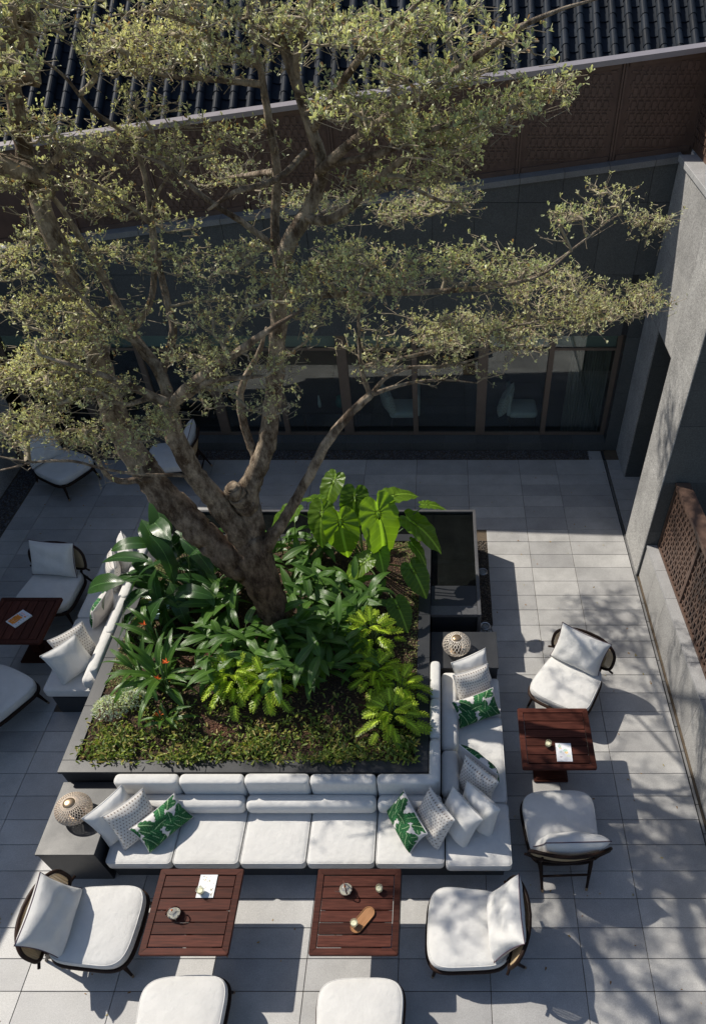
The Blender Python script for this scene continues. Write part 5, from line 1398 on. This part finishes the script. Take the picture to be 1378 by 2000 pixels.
EL = [ # u, v of leaf centre, y, azimuth the tip points (deg), pitch, scale
 (748, 1020, 6.75, -62, -62, 1.25), (668, 1035, 6.65, -75, -70, 1.0), (622, 1015, 6.8, -110, -55, .85), (690, 985, 7.2, -95, -45, .85), (777, 968, 7.25, 40, -8, .85),
 (822, 1030, 6.95, -25, -25, .95), (645, 950, 7.7, -120, -35, .75), (553, 1005, 7.2, -165, -28, .95), (605, 975, 7.5, 150, -12, .7), (700, 1105, 6.45, 200, -28, .70), (815, 1125, 6.45, -50, -40, .75), (742, 1085, 6.65, -70, -30, .60),
 (782, 1195, 5.95, -60, -35, .66), (585, 1075, 7.0, 190, -22, .60), (820, 1075, 6.7, -20, -45, .62), (840, 990, 7.2, 10, -5, .50)]
for k, (u, v, y, az, pi_, sc) in enumerate(EL):
    p = at(u, v, y); d = Vector((math.cos(R(az)), math.sin(R(az)), 0))
    tip = p - d*.12*sc; tip.z += .04
    stalked(ee, Vector((rng.uniform(-.06, .06), rng.uniform(-.06, .06), 0)), tip - EB, hearts[k % 4], R(az), R(pi_), sc*1.06, rng.uniform(-.25, .25))
# big dark-leaved plant by the left bench
db = [blade(.66, .22, oblong, .9 + .3*k, .16, 9, .05, 'leaf', 'darkleaf') for k in range(3)]
dp = empty('dark_leaf_plant', (-3.05, 6.35, .90), 0, 'clump of tall glossy dark green paddle leaves overhanging the left bench', 'plant')
DB = Vector((-3.05, 6.35, .90))
DL = [(318, 1040, 6.7, 95, 50, 1.05), (345, 1050, 6.6, 60, 35, .9), (285, 1045, 6.8, 130, 30, .75), (262, 1090, 6.3, 165, 5, .95), (285, 1110, 6.3, 150, 12, .9), (235, 1130, 6.1, 185, -5, 1.0), (215, 1140, 6.0, 175, -12, 1.0), (300, 1140, 6.0, -100, -40, .85), (260, 1165, 5.9, 195, -15, 1.05), (270, 1195, 5.8, 200, -25, 1.05), (300, 1190, 5.7, 215, -35, .9), (245, 1215, 5.7, 205, -45, .8), (360, 1130, 6.1, 10, -8, .9), (375, 1100, 6.4, 20, 5, .85), (330, 1090, 6.4, 90, 55, .8), (310, 1075, 6.5, 110, 45, .9), (340, 1160, 6.0, -60, -25, .8), (390, 1120, 6.5, 0, -5, .8), (350, 1075, 6.6, 45, 35, .75), (305, 1120, 6.2, 170, 25, .8), (325, 1215, 5.75, -95, -60, .8), (370, 1160, 6.2, -20, -15, .7)]
for q in range(16):
    DL.append((rng.uniform(275, 385), rng.uniform(1030, 1190), rng.uniform(5.9, 6.7), rng.uniform(-60, 230), rng.uniform(-30, 55), rng.uniform(.7, .95)))
for k, (u, v, y, az, pi_, sc) in enumerate(DL):
    p = at(u, v, y); d = Vector((math.cos(R(az))*math.cos(R(pi_)), math.sin(R(az))*math.cos(R(pi_)), math.sin(R(pi_))))
    stalked(dp, Vector((rng.uniform(-.12, .12), rng.uniform(-.12, .12), 0)), p - d*.2*sc - DB, db[k % 3], R(az), R(pi_ + 12), sc*1.12, rng.uniform(-.5, .5), .010)
# strap-leaved heliconia
hb = [blade(.50, .092, strap, .8 + .35*k, .3, 8, .0, 'leaf', 'strapleaf') for k in range(3)]
def strap_plant(x, y, n, sc, label, flowers):
    z = soil_z(x, y); t = empty('strap_leaf_plant', (x, y, z), 0, label, 'plant', 'strap-leaved plants with orange flowers')
    for k in range(n):
        az = 6.283*k/n*2.618 + rng.uniform(-.3, .3); f_ = k/n; pi_ = R(12 + 62*f_ + rng.uniform(-8, 8)); s_ = sc*rng.uniform(.75, 1.15)
        hgt = rng.uniform(.08, .30)*(.5 + f_)
        b = Vector((math.cos(az)*.06, math.sin(az)*.06, hgt))
        link('leaf', hb[k % 3], t, b, aim(az, pi_, rng.uniform(-.5, .5)), (s_,)*3)
    for q_, r_ in (([(0, 0, 0), (.02, 0, .2), (.02, .03, .40)], [.022, .018, .008]), ([(-.05, .02, 0), (-.06, .03, .3)], [.016, .006]), ([(.05, -.04, 0), (.07, -.05, .28)], [.016, .006])): part('stem', G().tube(q_, r_, 7), 'stem', t, True)
    for (fx, fy, fz) in flowers:
        part('flower_stalk', G().tube([(fx*.3, fy*.3, .1), (fx*.7, fy*.7, fz*.7), (fx, fy, fz)], .006, 6), 'stem', t, True)
        g = G()
        for q in range(7):
            a = 6.283*q/7 + rng.uniform(-.3, .3); e = R(rng.uniform(15, 70)); d = Vector((math.cos(a)*math.cos(e), math.sin(a)*math.cos(e), math.sin(e)))
            s_ = d.cross(Vector((0, 0, 1))).normalized()*.010; c = Vector((fx, fy, fz)); L = rng.uniform(.045, .075)
            g.add([c, c + d*L*.45 + s_, c + d*L, c + d*L*.45 - s_, c + d*L*.45 + Vector((0, 0, -.006))], [(0, 1, 4), (1, 2, 4), (2, 3, 4), (3, 0, 4)])
        part('flower', g, 'flower', t)
strap_plant(-3.08, 4.86, 26, 1.0, 'strap-leaved plant with two orange flowers in the front left of the planter', [(.10, .04, .44), (.03, -.13, .36)])
strap_plant(-3.38, 4.98, 18, .85, 'lighter strap-leaved plant leaning over the left planter edge', [])
strap_plant(-3.30, 5.45, 12, .85, 'upright strap-leaved plant with a thin orange flower below the dark paddle leaves', [(-.06, -.02, .52)])
strap_plant(-2.98, 4.42, 9, .62, 'small strap-leaved plant at the front edge with a red bud', [(-.08, .05, .16)])
# lance-leaved clumps around the trunk
lb_ = [blade(.40, .105, lance, .55 + .3*k, .22, 8, .0, 'leaf', 'lanceleaf') for k in range(4)]
def lance_clump(x, y, n, sc, label, hmax=.42):
    z = soil_z(x, y); t = empty('lance_leaf_plant', (x, y, z), 0, label, 'plant', 'lance-leaved plants around the trunk')
    ns_ = max(3, n//6); g = G(); k = 0
    for s_ in range(ns_):
        a = rng.uniform(0, 6.283); r_ = rng.uniform(.02, .22); bx, by = r_*math.cos(a), r_*math.sin(a); la = rng.uniform(0, 6.283); h = hmax*rng.uniform(.65, 1.1)
        tx, ty = bx + .10*math.cos(la), by + .10*math.sin(la)
        part('stem', G().tube([(bx, by, -.02), ((bx + tx)/2, (by + ty)/2, h*.6), (tx, ty, h)], [.010, .008, .004], 5), 'stem', t, True)
        m = n//ns_
        for q in range(m):
            f_ = .25 + .75*(q + 1)/m; az = la + (math.pi if q % 2 else 0) + rng.uniform(-.75, .75) + s_
            p = Vector((bx + (tx - bx)*f_, by + (ty - by)*f_, h*f_))
            link('leaf', lb_[k % 4], t, p, aim(az, R(rng.uniform(5, 50)*(.6 + .6*f_)), rng.uniform(-.5, .5)), (sc*rng.uniform(.75, 1.12),)*3); k += 1
LC = [(-2.62, 5.80, 26, 1.0, 'lance-leaved clump just left of the trunk'), (-2.30, 5.35, 26, 1.0, 'lance-leaved clump in front of the trunk, to its left'), (-1.95, 5.20, 24, 1.0, 'lance-leaved clump right in front of the trunk base'),
      (-1.62, 5.45, 26, 1.0, 'lance-leaved clump to the front right of the trunk'), (-1.35, 5.75, 26, 1.05, 'lance-leaved clump right of the trunk'), (-1.05, 5.95, 26, 1.05, 'lance-leaved clump between trunk and the lime lobed plant'),
      (-1.50, 6.25, 24, 1.0, 'lance-leaved clump behind the trunk, under the elephant ear'), (-1.85, 6.75, 20, 1.0, 'lance-leaved clump behind the trunk near the back rim'), (-2.75, 5.40, 20, .9, 'lance-leaved clump between the flowering strap plant and trunk'),
      (-1.30, 5.25, 22, .95, 'lance-leaved clump beside the lime plants in the middle'), (-2.45, 6.35, 18, .9, 'lance-leaved clump in the shade left behind the trunk'), (-.85, 6.20, 14, .9, 'small lance-leaved clump at the right rim'),
      (-2.05, 5.55, 22, 1.0, 'lance-leaved clump hugging the left foot of the trunk'), (-1.70, 5.05, 20, .95, 'lance-leaved clump between the two lime plants and the trunk'), (-1.15, 5.55, 22, 1.0, 'lance-leaved clump midway between trunk and right rim'), (-1.75, 6.05, 20, 1.0, 'lance-leaved clump just right of the trunk foot'), (-1.25, 6.45, 18, .95, 'lance-leaved clump at the foot of the elephant ear'), (-2.95, 6.95, 18, .95, 'lance-leaved clump in deep shade behind the dark paddle leaves'), (-2.55, 7.2, 16, .9, 'lance-leaved clump by the back rim behind the trunk limbs'), (-2.75, 6.1, 18, .9, 'lance-leaved clump between the dark paddle leaves and the trunk'), (-2.55, 5.05, 22, .9, 'lance-leaved clump between the flowering plant and the left lime plant'), (-1.45, 4.95, 20, .9, 'lance-leaved clump in front, between the lime plants of the middle and right'), (-1.0, 5.25, 20, .95, 'lance-leaved clump left of the brightest lime plant'), (-3.35, 5.9, 16, .85, 'lance-leaved clump near the left rim by the pale blue panel'), (-1.65, 7.2, 18, .9, 'lance-leaved clump at the back rim under the elephant ear'), (-2.10, 7.15, 16, .9, 'lance-leaved clump by the back rim left of the elephant ear')]
for q in LC: lance_clump(*q)
# lime lobed philodendrons
def lobed(L=.17, seed=0):
    rs = random.Random(seed); V = []; F = []; UV = []
    n = 6
    def zc(s_): return -.16*L*s_*s_*2
    ax = []
    for i in range(n + 1):
        s_ = i/n; wd = L*.19*(1 - .8*s_**1.3)*min(1, .35 + 3*s_); b = len(V)
        V += [(-wd, L*s_, zc(s_) + .006), (0, L*s_, zc(s_)), (wd, L*s_, zc(s_) + .006)]; UV += [(.45, s_), (.5, s_), (.55, s_)]; ax.append(b)
        if i: p = ax[i - 1]; F += [(p, p + 1, b + 1, b), (p + 1, p + 2, b + 2, b + 1)]
    for i in range(n):
        for sg in (-1, 1):
            s_ = (i + .35)/n; Ln = L*(.40*math.sin(math.pi*(.22 + .66*s_)))*rs.uniform(.9, 1.1); a = R(68 - 48*s_) ; w_ = L*.060
            dx, dy = math.sin(a)*sg, math.cos(a); b = len(V); ox, oy = sg*L*.05, L*s_
            for q, hw in ((0, 1.1), (.45, .85), (.8, 1.05), (1, .35)):
                zz = zc(s_) + .006 - .10*Ln*q*q*2
                V += [(ox + dx*Ln*q - dy*w_*hw, oy + dy*Ln*q + dx*w_*hw*sg*sg, zz), (ox + dx*Ln*q + dy*w_*hw, oy + dy*Ln*q - dx*w_*hw, zz)]; UV += [(.5 + sg*.2*q - .02, s_), (.5 + sg*.2*q + .05, s_)]
            for q in range(3): p = b + 2*q; F.append((p, p + 1, p + 3, p + 2))
    return uvmesh('leaf', V, F, UV, 'limeleaf')
lob = [lobed(.135, k) for k in range(4)]
def lime_plant(x, y, n, sc, hgt, label):
    z = soil_z(x, y); t = empty('lobed_leaf_plant', (x, y, z), 0, label, 'plant', 'lime green lobed-leaf plants')
    g = G()
    for k in range(n):
        az = 2.4*k + rng.uniform(-.3, .3); f_ = (k + .5)/n; r_ = (.05 + .21*(1 - f_)*1.0)*sc*rng.uniform(.7, 1.2); h = hgt*(.35 + .7*f_)*rng.uniform(.85, 1.1)
        p = Vector((math.cos(az)*r_, math.sin(az)*r_, h)); part('stalk', G().tube([(0, 0, 0), p*.55 + Vector((0, 0, .06*f_)), p], [.006, .005, .003], 5), 'stem', t, True)
        link('leaf', lob[k % 4], t, p, aim(az, R(-18 + 70*f_*f_ + rng.uniform(-12, 12)), rng.uniform(-.3, .3)), (sc*rng.uniform(.85, 1.15),)*3)
lime_plant(-.80, 5.48, 34, 1.15, .50, 'brightest lime lobed-leaf plant standing tall near the right sofa arm')
lime_plant(-2.28, 4.88, 50, 1.15, .34, 'lime lobed-leaf plant in the middle of the front planting, left one')
lime_plant(-1.92, 4.80, 40, 1.1, .30, 'lime lobed-leaf plant right next to the left lime one in the middle')
lime_plant(-.72, 5.02, 40, 1.05, .32, 'lime lobed-leaf plant near the right inner rim')
lime_plant(-.45, 4.85, 28, 1.05, .30, 'lime lobed-leaf plant touching the right rim behind the sofa back')
lime_plant(-.52, 4.45, 42, 1.1, .34, 'lime lobed-leaf plant in the front right corner of the planter')
# silver dusty plants
def small_leaves(name, parent, n, fpos, L, asp, cols, mat, up=(.2, 1.0), loc=(0, 0, 0), kind='stuff', jit=.2):
    C, Yd, Nn, Ls, c1, c2 = [], [], [], [], [], []
    for k in range(n):
        p = fpos(); 
        if p is None: continue
        az = rng.uniform(0, 6.283); e = rng.uniform(*up); d = np.array((math.cos(az)*math.cos(e), math.sin(az)*math.cos(e), math.sin(e)))
        C.append(p[:3]); Yd.append(d); nn = np.cross(np.cross(d, (0, 0, 1.)), d) + nrg.normal(0, .2, 3); Nn.append(nn); Ls.append(L*rng.uniform(.6, 1.3)*(p[3] if len(p) > 3 else 1))
        col = np.array(cols[rng.randrange(len(cols))])*rng.uniform(1 - jit, 1 + jit); c1.append(col*.8); c2.append(col)
    V, Fq, T = leaf_cloud(np.array(C), np.array(Yd), np.array(Nn), np.array(Ls), np.array(Ls)*asp, np.array(c1), np.array(c2))
    return link(name, fast_mesh(name, V, Fq, MT[mat], False, T), parent, loc, kind=kind)
for (x, y, rx, lb) in ((-3.66, 4.62, .20, 'silver white dusty plant against the left rim'), (-3.42, 4.72, .17, 'silver white dusty plant under the strap leaves')):
    t = empty('silver_plant', (x, y, soil_z(x, y)), 0, lb, 'plant', 'silver white dusty plants')
    def fp(rx=rx):
        a = rng.uniform(0, 6.283); q = math.sqrt(rng.random()); return (rx*q*math.cos(a), rx*.8*q*math.sin(a), .15*(1 - q*q) + .05 + rng.uniform(-.02, .03))
    small_leaves('foliage', t, 700, fp, .036, .42, [(.70, .73, .68), (.80, .82, .77), (.60, .64, .58)], 'fern', (.3, 1.3))
# low ferns and moss filling the edges
IX0, IX1, IY0, IY1 = PX0 + cw, PX1 - cw, PY0 + cw, PY1 - cw
def fern_pos():
    x = rng.uniform(IX0 - .02, IX1 + .02); y = IY0 - .05 + abs(rng.gauss(0, .32))
    if y > IY0 + .95: return None
    cl = .5 + .5*math.sin(6*x + 3*math.sin(4*y))*math.sin(8*y + 2*x)
    if rng.random() > .08 + .92*cl**1.5: return None
    xx = min(max(x, IX0), IX1); yy = min(max(y, IY0), IY1)
    return (x, y, soil_z(xx, yy) + rng.uniform(0, .085)*(.4 + cl), rng.uniform(.7, 1.3))
ff = small_leaves('fern_ground_cover', None, 9500, fern_pos, .060, .30, [(.14, .22, .04), (.23, .31, .05), (.34, .40, .08), (.10, .15, .03), (.38, .32, .09)], 'fern', (-.1, 1.1))
tag(ff, 'low feathery green ground cover along the front of the planter', 'ground cover')
def moss_pos():
    r_ = rng.random()
    if r_ < .42: x, y = IX0 + abs(rng.gauss(0, .22)), rng.uniform(5.0, 7.5)
    elif r_ < .72: x, y = rng.uniform(IX0 + .2, IX1), IY1 - abs(rng.gauss(0, .16))
    elif r_ < .85: x, y = IX1 - abs(rng.gauss(0, .13)), rng.uniform(4.5, 7.5)
    else: x, y = rng.uniform(IX0, IX1), rng.uniform(IY0, IY1)
    if not (IX0 < x < IX1 and IY0 < y < IY1): return None
    return (x, y, soil_z(x, y) + rng.uniform(-.003, .014))
mo = small_leaves('moss_ground_cover', None, 12000, moss_pos, .020, .6, [(.24, .27, .08), (.17, .23, .06), (.32, .30, .12), (.14, .18, .05)], 'moss', (-.3, .9))
tag(mo, 'short yellow-green creeping cover over the soil near the rims', 'ground cover')
# litter of dry leaves and chips on the soil
def chip_pos():
    x, y = rng.uniform(IX0, IX1), rng.uniform(IY0, IY1); return (x, y, soil_z(x, y) + .006)
ch = small_leaves('soil_litter', None, 4200, chip_pos, .030, .5, [(.14, .075, .04), (.22, .12, .065), (.08, .045, .03), (.30, .20, .11)], 'moss', (-.4, .4))
tag(ch, 'dry brown leaf litter scattered over the planter soil', 'litter')
def pav_pos():
    x, y = rng.uniform(-6.8, 2.9), rng.uniform(1.5, 10.7)
    if -4.9 < x < .8 and 2.95 < y < 8.45: return None
    return (x, y, .004)
fl = small_leaves('fallen_leaves', None, 420, pav_pos, .032, .45, [(.45, .27, .08), (.30, .16, .06), (.40, .33, .15)], 'moss', (-.1, .25))
tag(fl, 'tiny dry leaves scattered over the grey paving', 'litter')
# pale blue panel lying in the shade of the dark plant
o = empty('pale_blue_panel', (-3.55, 6.20, soil_z(-3.55, 6.2) + .03), R(8), 'pale blue rounded panel half hidden under the dark paddle leaves', 'panel')
part('panel_body', G().rbox(-.19, .19, -.16, .16, -.02, .02, .015, 3, (0, 0), 4, 4, 1, .07), 'paleblue', o, True)
